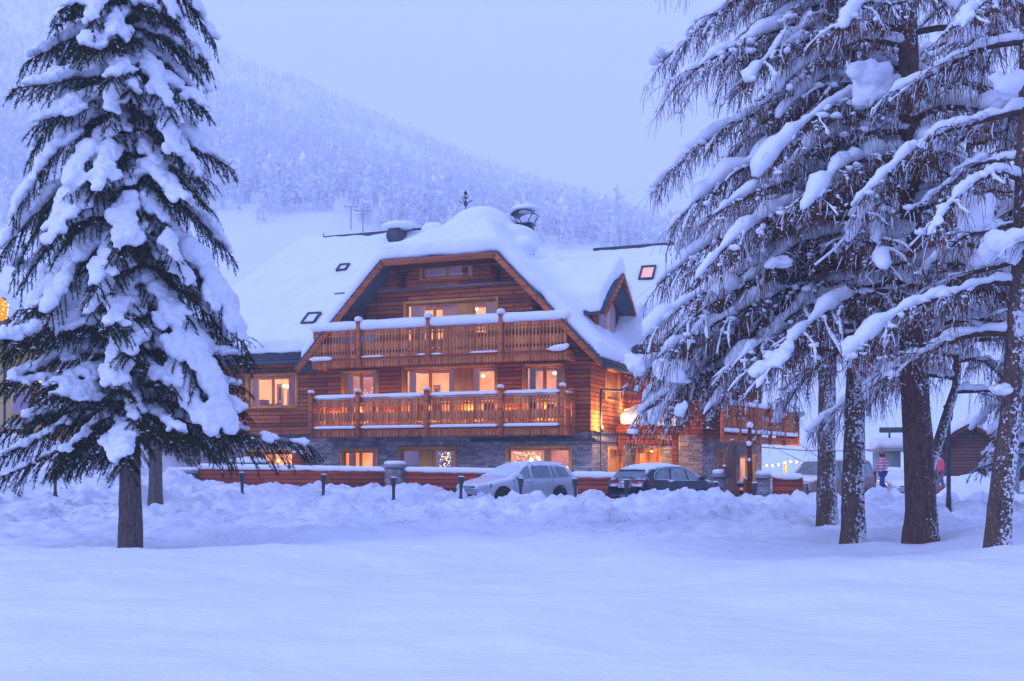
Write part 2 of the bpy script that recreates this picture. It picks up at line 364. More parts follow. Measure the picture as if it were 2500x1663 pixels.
# ------------------------------------------------------------ ground
def gz(x, y):
    x = np.asarray(x, float); y = np.asarray(y, float)
    left = sst(-6, -12, x); right = sst(8, 14, x)
    crest = 34.2 + 0.5 * np.sin(x * 0.35) + 0.4 * left
    rise = sst(25.0, 0, 0) * 0
    a = sst(24.5, 33.6, y); b = 1 - sst(crest + 1.0, crest + 3.2, y)
    hb = 0.46 + 0.12 * left - 0.14 * right + 0.24 * fbm(x * 0.55, 3.3, 0, 11, 3)
    road = 0.15 + 0.12 * left - 0.25 * sst(44, 50, y) * right
    z = a * b * hb + (1 - b) * road * sst(30, 36, y)
    yardz = sst(-1.0, -4.0, x); z = z + (1 - b) * yardz * sst(35.0, 37, y) * (.42 + .10 * sst(40, 44, y)) * (1 - sst(46.5, 48, y))
    rough = (.16 * sst(9, 18, y) + .84 * sst(20.5, 28.5, y)) * (1 - sst(crest + 2.2, crest + 3.6, y) * (1 - np.maximum(.6 * left, .85 * yardz)))
    n1 = fbm(x * 0.9, y * 0.9, 0, 3, 5); n2 = 1 - np.abs(fbm(x * 0.7, y * 0.8, 0, 19, 4)) * 2.6
    bil = np.abs(fbm(x * 1.25, y * 1.1, 0, 66, 4)) * 2; bl2 = np.abs(fbm(x * 3.1, y * 2.7, 0, 67, 3)) * 2
    z = z + rough * (0.30 * n1 + 0.12 * n2 - 0.30 + .34 * bil + .12 * bl2) * (0.55 + 0.45 * a)
    for (tx_, ty_, tr_) in ((7.56, 20.4, .6), (6.4, 20.7, .5), (7.7, 27.0, .5), (7.26, 16.6, .42), (-7.56, 21.9, .55), (-10.2, 31.5, .5)):
        d_ = np.hypot(x - tx_, y - ty_) / tr_; z = z - .11 * np.exp(-d_ ** 2) + .06 * np.exp(-((d_ - 1.9) / .7) ** 2)
    # lumps thrown along the kerb
    lump = np.clip(fbm(x * 1.6, y * 1.4, 0, 40, 3), 0, 1) * 0.40 * np.exp(-((y - crest) / 1.3) ** 2)
    z = z + lump
    # foreground: soft waves, scalloped shelf edge on the left
    z = z + 0.19 * fbm(x * 0.30, y * 0.50, 0, 5, 3) * (1 - .4 * sst(22, 30, y)) + 0.055 * fbm(x * 1.0, y * 1.4, 0, 6, 4) * (1 - sst(20, 26, y))
    shelf = 18.3 + 0.9 * fbm(x * 0.45, 0.3, 0, 8, 3) + 0.35 * fbm(x * 1.9, 0.3, 0, 9, 2)
    z = z - .27 * np.exp(-((x + 8) / 4.6) ** 2 - ((y - 21.2) / 2.6) ** 2)
    z = z + 0.15 * (1 - sst(shelf - 0.1, shelf + 0.6, y)) * sst(-1.5, -4.5, x) * sst(9, 16, y)
    g = lambda cx, cy, sx, sy, h: h * np.exp(-((x - cx) / sx) ** 2 - ((y - cy) / sy) ** 2)
    z = z + g(7.4, 15.6, 2.4, 1.2, 0.22) + g(5.4, 13.6, 2.3, 0.9, 0.26) + g(3.2, 11.6, 2.0, 0.7, 0.12) - g(4.6, 17.6, 2.6, 1.4, .14) + g(10.5, 19.5, 2.6, 3, 0.45) + g(10.5, 28, 3.0, 4, 0.10)
    z = z + g(15.5, 31, 1.6, 2.0, 0.35)
    # ploughed heaps on the left behind the bollards
    z = z + (2.0 + 0.5 * fbm(x * 0.3, y * 0.3, 0, 21, 4)) * sst(-13.4, -17.5, x) * sst(39.5, 44.5, y) * (1 - sst(60, 80, y))
    z = z + (0.5 + 0.3 * n1) * sst(-10.5, -13, x) * sst(37.5, 40, y) * (1 - sst(41, 43, y))
    z = z + (0.22 + 0.1 * n1) * sst(9.5, 13, x) * sst(35, 39, y) * (1 - sst(43.5, 46, y))
    return z
def axis(lo, hi, a, b, step, far):
    mid = np.arange(a, b + step / 2, step); L = []; R_ = []
    d = step; p = a
    while p > lo: d *= 1.22; p -= d; L.append(p)
    d = step; p = b
    while p < hi: d *= 1.22; p += d; R_.append(p)
    return np.array(L[::-1] + list(mid) + R_)
xs = axis(-2500, 2500, -22, 22, 0.10, 0); ys = axis(-1200, 2600, 5, 40, 0.10, 0)
XX, YY = np.meshgrid(xs, ys)
ZZ = gz(XX, YY)
fade = 1 - sst(60, 90, np.hypot(XX, YY)); ZZ = ZZ * fade
def grid_mesh(name, X, Y, Z, m, smooth=True):
    h, w = X.shape; v = np.stack([X, Y, Z], -1).reshape(-1, 3)
    i = np.arange(h * w).reshape(h, w)
    f = np.stack([i[:-1, :-1], i[:-1, 1:], i[1:, 1:], i[1:, :-1]], -1).reshape(-1, 4)
    me = bpy.data.meshes.new(name)
    return mkmesh(name, me, v, f.ravel(), np.full(len(f), 4), m, None, smooth)
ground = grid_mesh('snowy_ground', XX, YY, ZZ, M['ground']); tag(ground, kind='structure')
def G0(x, y): return float(gz(np.array([x]), np.array([y]))[0])

# ------------------------------------------------------------ mountain
SK = np.array([(-3000, 0), (-900, -30), (0, -40), (300, 20), (530, 117), (742, 196), (954, 292), (1166, 392), (1379, 467), (1517, 512), (1650, 560), (1850, 640), (2150, 720), (2600, 770), (3400, 800), (6000, 860)], float)
def ridge_y(px): return np.interp(px, SK[:, 0], SK[:, 1])
def hill_y(px, t):
    r = ridge_y(px)
    lo = np.interp(px, [-3000, 0, 520, 800, 1000, 1500, 2000, 3000, 6000], [600, 560, 535, 528, 570, 600, 800, 900, 900])
    s = np.interp(t, [75, 100, 140, 225], [0, .33, .66, 1.0])
    ya = 1162 + (lo - 1162) * s
    q = np.clip((t - 225) / (640 - 225), 0, 1)
    yb = lo + (r - lo) * q ** 0.8
    return np.where(t < 225, ya, yb)
tt = np.concatenate([np.linspace(75, 240, 60), np.linspace(246, 640, 90), [700, 900]])
pp = np.linspace(-3000, 6000, 420)
PX, TT = np.meshgrid(pp, tt)
def hill_z(px, t):
    z = CH + (HY - hill_y(px, np.minimum(t, 640))) / F * np.minimum(t, 640)
    x = (px - CX) / F * t
    z = z + sst(90, 200, t) * (2.2 * fbm(x / 28, t / 28, 0, 31, 3)) + sst(300, 600, t) * 7 * fbm(x / 60, t / 60, 0, 33, 3)
    return np.where(t > 640, z * (1 - (t - 640) / 300), z)
HZ = hill_z(PX, TT); HZ[-1] = -5; HZ[0] = -1.5
hill = grid_mesh('mountain_slope', (PX - CX) / F * TT, TT, HZ, M['snow']); tag(hill, kind='structure')

def forest():
    m = mat('frosted_hazed_forest', (0.5, 0.52, 0.58), 0.9, spec=0.1); n = N(m); at = n.new('Attribute'); at.attribute_name = 'frost'
    n.col(n.mix(at.outputs['Fac'], (0.62, 0.64, 0.72), (0.87, 0.89, 0.94)))  # frost tones made paler, with the haze of distance put into the colour
    K = 38000
    t = 215 + 425 * rng.random(K) ** 0.9; px = rng.uniform(-900, 3300, K)
    edge = 215 + 34 * fbm(px / 110, 0.5, 0, 51, 4) + 26 * (np.abs(px - 845) < 30) - 18 * sst(900, 960, px)
    gully = (np.abs(px - (850 - (t - 215) * 0.35)) < 30 * (1 - sst(225, 275, t))) 
    keep = (t > edge) & ~gully & (fbm(px / 60, t / 20, 0, 55, 3) > -0.33 - 0.2 * sst(240, 300, t))
    t, px = t[keep], px[keep]
    x = (px - CX) / F * t; z = hill_z(px, t); K = len(t)
    h = rng.uniform(2.8, 7.0, K) * (1 - .45 * np.clip((t - 260) / 380, 0, 1)) * (1 + 0.7 * (rng.random(K) < 0.12)); con = rng.random(K) < 0.45
    B = 15; v = []; fr = []
    for k in range(B):
        a = rng.uniform(0, 2 * math.pi, K); f = (k + rng.random(K)) / B
        wid = np.where(con, 0.24 * (1 - f) + 0.03, 0.26 * np.sqrt(np.clip(1 - (f * 1.5 - 0.6) ** 2, 0.02, 1))) * h
        r = wid * rng.uniform(0.5, 1.1, K); zc = z + h * (0.12 + 0.83 * f)
        dx, dy = np.cos(a), np.sin(a); up = np.where(con, -0.10, 0.16) * h * rng.uniform(0.6, 1.3, K)
        hw = h * rng.uniform(0.035, 0.075, K)
        p0 = np.stack([x - dy * hw, t + dx * hw, zc], -1); p1 = np.stack([x + dy * hw, t - dx * hw, zc + hw], -1)
        p2 = np.stack([x + dx * r, t + dy * r, zc + up], -1)
        v.append(np.stack([p0, p1, p2], 1)); q = np.clip(rng.random(K) * 0.75 + 0.25 * f + np.where(con, -0.12, 0.08), 0, 1)
        fr.append(np.repeat(q[:, None], 3, 1))
    hh = h[:, None]; a = rng.uniform(0, 6.28, K)
    tr = np.stack([np.stack([x - .02 * h, t, z - .5], -1), np.stack([x + .02 * h, t, z - .5], -1), np.stack([x, t, z + h], -1)], 1)
    v.append(tr); fr.append(np.full((K, 3), 0.15))
    v = np.concatenate(v).reshape(-1, 3); fr = np.concatenate(fr).ravel()
    me = bpy.data.meshes.new('forest'); nf = len(v) // 3
    o = mkmesh('hillside_forest', me, v, np.arange(nf * 3), np.full(nf, 3), m)
    if len(me.vertices) == len(fr):
        A = me.attributes.new('frost', 'FLOAT', 'POINT'); A.data.foreach_set('value', fr.astype(np.float32))
    return tag(o, 'frosted pale forest covering the misty mountainside', 'forest', kind='stuff')
forest()

def haze():
    g = G(); g.box(-1100, 1100, -40, 930, -8, 300)
    m = bpy.data.materials.new('mist'); m.use_nodes = True; t = m.node_tree; t.nodes.clear()
    o = t.nodes.new('ShaderNodeOutputMaterial'); p = t.nodes.new('ShaderNodeVolumePrincipled')
    p.inputs['Color'].default_value = (0.95, 0.95, 1.0, 1); p.inputs['Density'].default_value = HAZE; p.inputs['Anisotropy'].default_value = 0.0
    t.links.new(p.outputs[0], o.inputs['Volume'])
    return tag(g.build('haze', m), 'pale bluish mist over the valley', 'haze', kind='stuff')
HAZE = 0.0012
haze()
# ------------------------------------------------------------ chalet
YC = _a
chalet = empty('timber_chalet', C0, YC, 'large red timber chalet with stone base, two carved balconies and deep roof snow', 'hotel building')
def pt(x, y, z): return (x, y, z)
RNG = random.Random(3)
def wall_cells(holes, x0, x1, z0, z1, clip=None, y=0.0, axis_='x'):
    g = G(); X = sorted({x0, x1, *[h[0] for h in holes], *[h[1] for h in holes]}); Z = sorted({z0, z1, *[h[2] for h in holes], *[h[3] for h in holes]})
    X = [a for a in X if x0 <= a <= x1]; Z = [a for a in Z if z0 <= a <= z1]
    for a, b in zip(X, X[1:]):
        for c, d in zip(Z, Z[1:]):
            mx, mz = (a + b) / 2, (c + d) / 2
            if any(h[0] < mx < h[1] and h[2] < mz < h[3] for h in holes): continue
            poly = [(a, c), (b, c), (b, d), (a, d)]
            if clip:
                for (nx, nz, k) in clip:       # keep nx*x+nz*z<=k
                    q = []
                    for i in range(len(poly)):
                        p, r = poly[i], poly[(i + 1) % len(poly)]
                        dp, dr = nx * p[0] + nz * p[1] - k, nx * r[0] + nz * r[1] - k
                        if dp <= 0: q.append(p)
                        if dp * dr < 0: s = dp / (dp - dr); q.append((p[0] + (r[0] - p[0]) * s, p[1] + (r[1] - p[1]) * s))
                    poly = q
                    if len(poly) < 3: break
            if len(poly) < 3: continue
            if axis_ == 'x': g.add([(p[0], y, p[1]) for p in poly], [tuple(range(len(poly)))])
            else: g.add([(y, p[0], p[1]) for p in poly], [tuple(range(len(poly)))])
    return g
def T(axis_, y):        # maps (s, depth, z) to local coords; depth grows into the wall
    if axis_ == 'x': return lambda s, d, z: (s, y + d, z)
    return lambda s, d, z: (y - d, s, z)
def tbox(g, f, s0, s1, d0, d1, z0, z1):
    v = [f(s, d, z) for z in (z0, z1) for d in (d0, d1) for s in (s0, s1)]
    g.add(v, [(0, 2, 3, 1), (4, 5, 7, 6), (0, 1, 5, 4), (2, 6, 7, 3), (0, 4, 6, 2), (1, 3, 7, 5)])
def window(s0, s1, z0, z1, panes, room='room_warm', axis_='x', y=0.0, curtains=(), parent=None, depth=0.22, cw=0.13, roomd=1.6, name='window', pics=(), lights=None, panel=()):
    parent = parent or chalet; f = T(axis_, y)
    g = G()
    tbox(g, f, s0, s0 + cw, -0.06, depth, z0, z1); tbox(g, f, s1 - cw, s1, -0.06, depth, z0, z1)
    tbox(g, f, s0 + cw, s1 - cw, -0.055, depth, z1 - cw, z1); tbox(g, f, s0 + cw, s1 - cw, -0.08, depth, z0, z0 + 0.07)
    fr = g.build('window', M['wood_pale'], parent); fr.name = name
    a, b, c, d = s0 + cw, s1 - cw, z0 + 0.07, z1 - cw
    sg = G(); rel = [0.0] + [p for p, _ in panes]
    w = b - a; pos = a; pn = 0
    edges = []
    for i, (frac, kind) in enumerate(panes):
        e = pos + w * frac
        if kind == 'g':
            tbox(sg, f, pos, pos + 0.07, 0.10, 0.17, c, d); tbox(sg, f, e - 0.07, e, 0.10, 0.17, c, d)
            tbox(sg, f, pos + 0.07, e - 0.07, 0.10, 0.17, d - 0.08, d); tbox(sg, f, pos + 0.07, e - 0.07, 0.10, 0.17, c, c + 0.08)
            gg = G(); gg.add([f(pos + .07, .135, c + .08), f(e - .07, .135, c + .08), f(e - .07, .135, d - .08), f(pos + .07, .135, d - .08)], [(0, 1, 2, 3)])
            gg.build('pane', M['glass'], fr)
        else:
            pg = G(); tbox(pg, f, pos, e, 0.08, 0.19, c, d); pg.build('timber_panel', M['wood_pale'], fr)
        edges.append((pos, e)); pos = e
    sg.build('sash', M['wood_pale'], fr)
    rm = G(); r0, r1 = 0.2, 0.2 + roomd
    v = [f(s, dd, z) for z in (c - .01, d + .01) for dd in (r0, r1) for s in (a - .01, b + .01)]
    rm.add(v, [(0, 2, 3, 1), (4, 5, 7, 6), (2, 6, 7, 3), (0, 4, 6, 2), (1, 3, 7, 5)])
    rm.build('lit_interior', M[room], fr)
    for (ca, cb, key, dd) in curtains:
        cg = G(); n = 18; A, B = a + w * ca, a + w * cb; L = []
        for i in range(n + 1):
            s = A + (B - A) * i / n; L.append((s, r0 + dd + 0.04 * math.sin(i * 2.1)))
        for (p, q) in zip(L, L[1:]): cg.add([f(p[0], p[1], c), f(q[0], q[1], c), f(q[0], q[1], d), f(p[0], p[1], d)], [(0, 1, 2, 3)])
        cg.build('curtain', M[key], fr, True)
    if room in ('room_warm', 'room_cream', 'room_pink') and w > .8 and roomd > 1:
        fg = G(); lg = G(); k = 0.0
        while k < 1:
            kw = RNG.uniform(.10, .26); hh = RNG.uniform(.12, .42)
            if RNG.random() < .6: tbox(fg, f, a + w * k, a + w * min(1, k + kw), r1 - .5, r1 - .05, c, c + (d - c) * hh)
            k += kw + RNG.uniform(.03, .15)
        tbox(fg, f, a, b, r0 + .3, r1 - .05, d - .06, d)
        if fg.v: fg.build('furniture', M['wood_dark'], fr)
        for q_ in range(max(1, int(w / 1.2))):
            s_ = a + w * RNG.uniform(.15, .85); zt_ = d - RNG.uniform(.25, .5); p_ = f(s_, r0 + .8, zt_); lg.lathe([(.01, -.05), (.07, -.03), (.09, .03), (.03, .09), (.01, .1)], p_, 8)
        lg.build('pendant_lamp', M['bulb'], fr)
    for (pa, pb, za, zb) in pics:
        A, B, C, D = a + w * pa, a + w * pb, c + (d - c) * za, c + (d - c) * zb
        q = G(); tbox(q, f, A, B, r1 - .06, r1 - .02, C, D); o = q.build('wall_picture', M['wood_pale'], fr)
        q = G(); tbox(q, f, A + .05, B - .05, r1 - .07, r1 - .06, C + .06, D - .06)
        q2 = G(); tbox(q2, f, A + .12, B - .12, r1 - .076, r1 - .07, C + .16, D - .16)
        o.data.materials.append(M['paper']); o.data.materials.append(M['ink'])
        bm_join(o, q, 1); bm_join(o, q2, 2)
    if lights:
        la, lb, za, zb, num = lights; q = G()
        for _ in range(num):
            s = a + w * RNG.uniform(la, lb); k = RNG.random() ** 1.5; z = d - 0.08 - (d - c) * (1 - zb + k * (zb - za))
            q.lathe([(0.002, -.012), (.012, 0), (.002, .012)], f(s, r0 + 0.25 + 0.1 * RNG.random(), z), 5)
        q.build('fairy_lights', M['fairy'], fr)
    return fr
def bm_join(o, g, mi):
    me = o.data; v = np.concatenate(g.v); n0 = len(me.vertices)
    import bmesh
    bm = bmesh.new(); bm.from_mesh(me); vs = [bm.verts.new(p) for p in v]
    for q in g.f:
        try: fc = bm.faces.new([vs[i] for i in q]); fc.material_index = mi
        except ValueError: pass
    bm.to_mesh(me); bm.free()

A_ = 10.0 / 10
KL, KR, KZ = -9.42, -3.87, 10.75
# window list: s0,s1,z0,z1
W1 = (-17.55, -14.62, 4.33, 6.02); W2 = (-12.23, -10.26, 3.45, 6.03); W3 = (-9.05, -4.32, 3.45, 6.1); W4 = (-3.13, -1.15, 3.45, 6.04)
W5 = (-8.97, -4.26, 6.75, 9.08); W6 = (-8.15, -5.5, 10.02, 10.72)
G1 = (-17.52, -14.65, 1.0, 2.32); G2 = (-12.28, -10.28, 1.0, 2.36); G3 = (-9.24, -6.29, 0.8, 2.42); G4 = (-3.85, -0.76, 0.5, 2.42)
SBW = 1.03
top_clip = [(-1.03, 1, KZ - 0.15 + 1.03 * 9.42), (1.03, 1, KZ - 0.15 - 1.03 * KR * 1.0), (0, 1, KZ - 0.13 + .3)]
top_clip = [(-1.03, 1.0, 6.45 + 1.03 * 13.48), (1.03, 1.0, 5.95 + 1.03 * 0.83 - 0.12), (0, 1, 11.2)]
wl = wall_cells([W1, W2, W3, W4, W5, W6], -13.5, 0.0, 2.98, 11.2, top_clip)
wl.add(np.concatenate(wall_cells([W1], -26.0, -13.5, 2.98, 6.75).v), wall_cells([W1], -26.0, -13.5, 2.98, 6.75).f)
SW = (2.24, 4.55, 4.5, 6.0)      # side window (s along y')
sidew = wall_cells([SW], 0.0, 6.1, 2.98, 6.6, None, 0.0, 'y')
wl.add(np.concatenate(sidew.v), sidew.f)
wl.quad((-26, 0, 2.98), (-26, 14, 2.98), (-26, 14, 6.75), (-26, 0, 6.75)); wl.quad((-26, 14, 2.98), (0, 14, 2.98), (0, 14, 6.6), (-26, 14, 6.6))
wl.build('timber_wall', M['wood_wall'], chalet)
st = wall_cells([G1, G2, G3, (G4[0], 0, G4[2], G4[3])], -26.0, 0, -0.6, 2.98)
# right part of the base stands proud and carries a ledge
st.add(np.concatenate(wall_cells([G4], -5.35, 0.12, -0.6, 2.62, None, -0.22).v), wall_cells([G4], -5.35, 0.12, -0.6, 2.62, None, -0.22).f)
st.quad((-5.35, -.22, -.6), (-5.35, -.002, -.6), (-5.35, -.002, 2.62), (-5.35, -.22, 2.62))
SD = (2.24, 4.55, 0.3, 2.4)
st.add(np.concatenate(wall_cells([SD], -0.22, 6.1, -0.6, 2.98, None, 0.12, 'y').v), wall_cells([SD], -0.22, 6.1, -0.6, 2.98, None, 0.12, 'y').f)
st.quad((0, 0, 2.62), (.12, 0, 2.62), (.12, 0, 2.98), (0, 0, 2.98))
st.quad((-26, 0, -.6), (-26, 14, -.6), (-26, 14, 2.98), (-26, 0, 2.98))
st.build('stone_base', M['stone'], chalet)
g = G(); g.box(-5.5, 0.28, -0.36, 0.02, 2.60, 2.72); g.box(0.0, 0.22, 0.0, 6.1, 2.96, 3.03); g.box(-26, -5.5, -0.07, 0.02, 2.95, 3.03)
g.build('ledge', M['metal_dark'], chalet)
g = G(); g.box(-5.4, .16, .02, 6.1, 2.56, 2.61); g.build('floor_slab', M['wood_dark'], chalet)
window(*W1, [(.5, 'g'), (.5, 'g')], 'room_cream', roomd=1.1, pics=((.30, .45, .15, .80), (.52, .66, .08, .72)), curtains=((0.0, .16, 'curtain', .1), (.78, 1.0, 'curtain_red', .1)))
window(*W2, [(.5, 'g'), (.5, 'g')], 'room_pink', curtains=((0, .2, 'curtain', .1), (.8, 1, 'curtain', .1)), lights=(.2, .8, .55, .75, 14))
window(*W3, [(.28, 'g'), (.28, 'g'), (.18, 'w'), (.26, 'g')], 'room_warm', pics=((.14, .22, .45, .75), (.36, .44, .3, .62), (.84, .90, .4, .75), (.60, .62, .0, 1.0)), curtains=((0.02, .1, 'curtain', .1), (.47, .56, 'curtain', .1), (.72, .8, 'curtain', .2)))
window(*W4, [(.5, 'g'), (.5, 'g')], 'room_pink', pics=((.6, .72, .3, .7),), curtains=((.05, .22, 'ink', .1), (.78, .98, 'curtain', .1)))
window(*W5, [(.31, 'g'), (.27, 'g'), (.17, 'w'), (.25, 'g')], 'room_cream', pics=((.22, .29, .55, .85), (.40, .46, .7, .9), (.52, .56, .7, .9)), curtains=((0.02, .18, 'curtain', .1), (.34, .52, 'curtain', .5), (.86, .98, 'curtain', .1)))
window(*W6, [(.5, 'g'), (.5, 'g')], 'room_dim', roomd=.8, curtains=((.78, .9, 'curtain_red', .1),))
window(*G1, [(.5, 'g'), (.5, 'g')], 'room_cream', curtains=((0, .3, 'curtain_red', .1), (.42, .5, 'curtain', .1)))
window(*G2, [(.5, 'g'), (.5, 'g')], 'room_warm', curtains=((.08, .3, 'curtain', .1), (.8, .95, 'curtain', .1)))
window(*G3, [(.34, 'g'), (.26, 'w'), (.40, 'g')], 'room_dim', lights=(.64, .84, .35, .95, 60))
window(*G4, [(.66, 'g'), (.34, 'g')], 'room_pink', y=-.22, depth=.3, lights=(.03, .48, .35, .95, 110), curtains=((.5, .62, 'curtain', .5),))
window(*SW, [(1.0, 'w')], 'room_dim', 'y', 0.0)
window(*SD, [(1.0, 'w')], 'room_dim', 'y', 0.12, name='shutter_door')
g = G(); g.box(-12.6, -9.2, -0.06, 0.01, 9.62, 9.70); g.box(-9.2, -2.3, -.06, .01, 9.62, 9.70); g.build('trim_strip', M['steel'], chalet)

# --- balconies
def ballus(P, Q, zt, parent, zs=1.34, apron=True, pitch=0.16):
    P = Vector((*P, 0)); Q = Vector((*Q, 0)); D = (Q - P); L = D.length; D.normalize(); Nn = Vector((D.y, -D.x, 0))
    prof = [(0, 0), (.20, 0), (.215, .02), (.245, .042), (.275, .02), (.29, 0), (.33, 0), (.36, .026), (.41, .054), (.60, .054), (.70, 0), (.99, 0), (1.02, .026), (1.09, .046), (1.16, .03), (1.19, 0), (zs, 0)]
    n = max(1, round(L / pitch)); p = L / n; g = G(); ga = G()
    for i in range(n):
        c = p * (i + .5); hw = p / 2 - .001
        pts = [(c + hw - k, zt - z) for z, k in prof] + [(c - hw + k, zt - z) for z, k in prof[::-1]]
        off = RNG.uniform(-.002, .002)
        g.prism([P + D * s + Nn * (off) + Vector((0, 0, z)) for s, z in pts], Nn * -0.03)
        ap = [(hw, 1.43), (hw, 1.55), (hw - .03, 1.59), (hw, 1.63), (hw, 1.68), (hw * .6, 1.75), (0, 1.79)]
        pts = [(c + k, zt - z) for z, k in [(b, a) for a, b in ap]] + [(c - a, zt - b) for a, b in ap[::-1][1:]]
        ga.prism([P + D * s + Nn * .02 + Vector((0, 0, z)) for s, z in pts], Nn * -0.025)
    g.build('balustrade_panel', M['wood_balc'], parent); ga.build('fretwork_apron', M['wood_balc'], parent)
    h = G(); m = .005
    h.obox(P + Vector((0, 0, zt + .03)), Q + Vector((0, 0, zt + .03)), .15, .06)
    h.obox(P + Nn * .03 + Vector((0, 0, zt - zs - .03)), Q + Nn * .03 + Vector((0, 0, zt - zs - .03)), .12, .07)
    h.obox(P + Nn * .05 + Vector((0, 0, zt - 1.47)), Q + Nn * .05 + Vector((0, 0, zt - 1.47)), .03, .04)
    h.build('handrail', M['wood_rail'], parent)
    # little dentils under the sill
    dn = G(); k = int(L / .12)
    for i in range(k):
        a = P + D * ((i + .5) * L / k) + Nn * .035; dn.obox(a + Vector((0, 0, zt - zs - .07)), a + Vector((0, 0, zt - zs - .12)), .05, .05)
    dn.build('dentil_strip', M['wood_rail'], parent)
    return P, Q, D, Nn
def snowbar(g, p, q, w, h, seed, gaps=0.0, n=9):
    p = np.array(p); q = np.array(q); L = np.linalg.norm(q - p); m = max(6, int(L / .10)); t = np.linspace(0, 1, m)
    pts = p + (q - p) * t[:, None]; r = w / 2 * (1 + .25 * fbm(t * L * 1.7, 0.3, 0, seed, 3)); 
    if gaps: r = r * np.clip((fbm(t * L * 0.8, 7.7, 0, seed + 5, 3) + gaps) * 6, 0.02, 1)
    r[0] *= .35; r[-1] *= .35; r[1] *= .8; r[-2] *= .8
    g.tube(pts, r, n, sq=h / w * 2)
def snowball(g, c, w, h, seed):
    a = 10; prof = [(w * math.sin(k / 7 * math.pi), h * -math.cos(k / 7 * math.pi)) for k in range(8)]
    prof[0] = (.01, -h); prof[-1] = (.01, h); g.lathe(prof, c, a)
def balcony(name, x0, x1, y, zt, posts, zf, end_posts, label=None, parent=None):
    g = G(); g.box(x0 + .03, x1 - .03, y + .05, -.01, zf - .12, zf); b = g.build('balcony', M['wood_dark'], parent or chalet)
    if label: b['label'] = label
    for P, Q in ((( x0, y), (x1, y)), ((x1, y), (x1, -.02)), ((x0, -.02), (x0, y))): ballus(P, Q, zt, b)
    for x in posts:
        g = G(); top = zt + (.24 if x in posts else .1); yy = y - .09
        g.box(x - .085, x + .085, yy - .09, yy + .08, zt - 1.80, top); g.box(x - .11, x + .11, yy - .12, yy + .11, top, top + .05)
        g.build('balcony_post', M['wood_rail'], b)
    for (x, yy) in end_posts:
        g = G(); g.box(x - .08, x + .08, yy - .08, yy + .08, zt - 1.8, zt + .24); g.box(x - .1, x + .1, yy - .1, yy + .1, zt + .24, zt + .28); g.build('balcony_post', M['wood_rail'], b)
    return b
lb = balcony('balcony', -13.04, -.81, -1.3, 4.60, [-13.04, -10.59, -7.14, -3.62, -.81], 3.32, [(-.75, -.12)])
ub = balcony('balcony', -12.99, -.66, -1.3, 7.78, [-10.55, -7.06, -3.6], 6.5, [])
g = G()
xs_ = [-13.04, -10.59, -7.14, -3.62, -.81]
for i, (a, b) in enumerate(zip(xs_, xs_[1:])):
    snowbar(g, (a + .1, -1.3, 4.68), (b - .1, -1.3, 4.68), .17, .12, 60 + i)
    snowbar(g, (a + .12, -1.38, 3.29), (b - .12, -1.38, 3.29), .10, .07, 70 + i)
snowbar(g, (-.81, -1.2, 4.68), (-.81, -.1, 4.68), .13, .07, 66)
for x in xs_: snowball(g, (x, -1.39, 4.96), .165, .09, 1)
g.build('balcony_snow', M['snow'], lb, True)
g = G(); xs_ = [-12.99, -10.55, -7.06, -3.6, -.66]
for i, (a, b) in enumerate(zip(xs_, xs_[1:])):
    snowbar(g, (a - .12, -1.32, 7.92), (b + .12, -1.32, 7.92), .25, .22, 80 + i, n=12)
    snowbar(g, (a + .12, -1.38, 6.48), (b - .12, -1.38, 6.48), .06, .04, 90 + i, gaps=.03)
snowbar(g, (-13.1, -1.42, 6.45), (-11.9, -1.42, 6.45), .15, .10, 95); snowbar(g, (-1.4, -1.45, 6.47), (-.55, -1.45, 6.55), .16, .13, 96)
snowball(g, (-.62, -1.42, 6.6), .12, .09, 1); snowbar(g, (-.66, -1.25, 7.92), (-.66, -.1, 7.92), .2, .2, 97)
for x in xs_[1:4]: snowball(g, (x, -1.39, 8.18), .20, .14, 1)
g.build('balcony_snow', M['snow'], ub, True)
# support beams under the upper balcony
g = G()
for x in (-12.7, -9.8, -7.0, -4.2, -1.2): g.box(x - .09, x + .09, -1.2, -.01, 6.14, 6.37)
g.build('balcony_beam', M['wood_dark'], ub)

# --- roof
AP = (-6.65, 3.9, 13.15)
rEL, rER = (-13.95, -1.32, 6.05), (0.95, -1.32, 5.85)
rKL, rKR = (KL, -1.32, KZ + .02), (KR, -1.32, KZ + .02)
roof_polys = {
 'l': [rEL, rKL, AP, (-6.65, 12, 13.45), (-13.95, 12, 6.05)],
 'r': [rER, (0.95, 9, 5.85), (-6.65, 9, 13.45), AP, rKR],
 'h': [rKL, rKR, AP]}
# make side polys planar enough by using slope 1:1
ml_a, ml_b, ml_c = (-13.95, -.75, 6.55), (-20, -.75, 6.55), (-13.95, 7.0, 13.35)
MB_ = hit(576, 728, ml_a, ml_b, ml_c); MA_ = hit(738, 606, ml_a, ml_b, ml_c); MC_ = (-17.3, 7.0, 13.35)
dy = (MB_[1] + .75) / (MA_[1] - MB_[1]); ME_ = (MB_[0] + (MB_[0] - MA_[0]) * dy, -.75, 6.55)
roof_polys['m'] = [(-10.5, -.75, 6.55), (-6.8, 7.0, 13.35), MC_, MA_, ME_]
roof_polys['mb'] = [(-6.8, 7.0, 13.35), MC_, (-24, 14.8, 6.55), (-6.8, 14.8, 6.55)]
roof_polys['e'] = [(-4, 4.4, 6.7), (4.9, 4.4, 6.7), (4.9, 9, 12.0), (-4.5, 9, 12.0)]
roof_polys['eb'] = [(4.9, 9, 12.0), (-4.5, 9, 12.0), (-4.5, 13.6, 6.7), (4.9, 13.6, 6.7)]
g = G()
for p in roof_polys.values(): g.slab(p, .16)
roof = g.build('roof', M['tiles'], chalet)
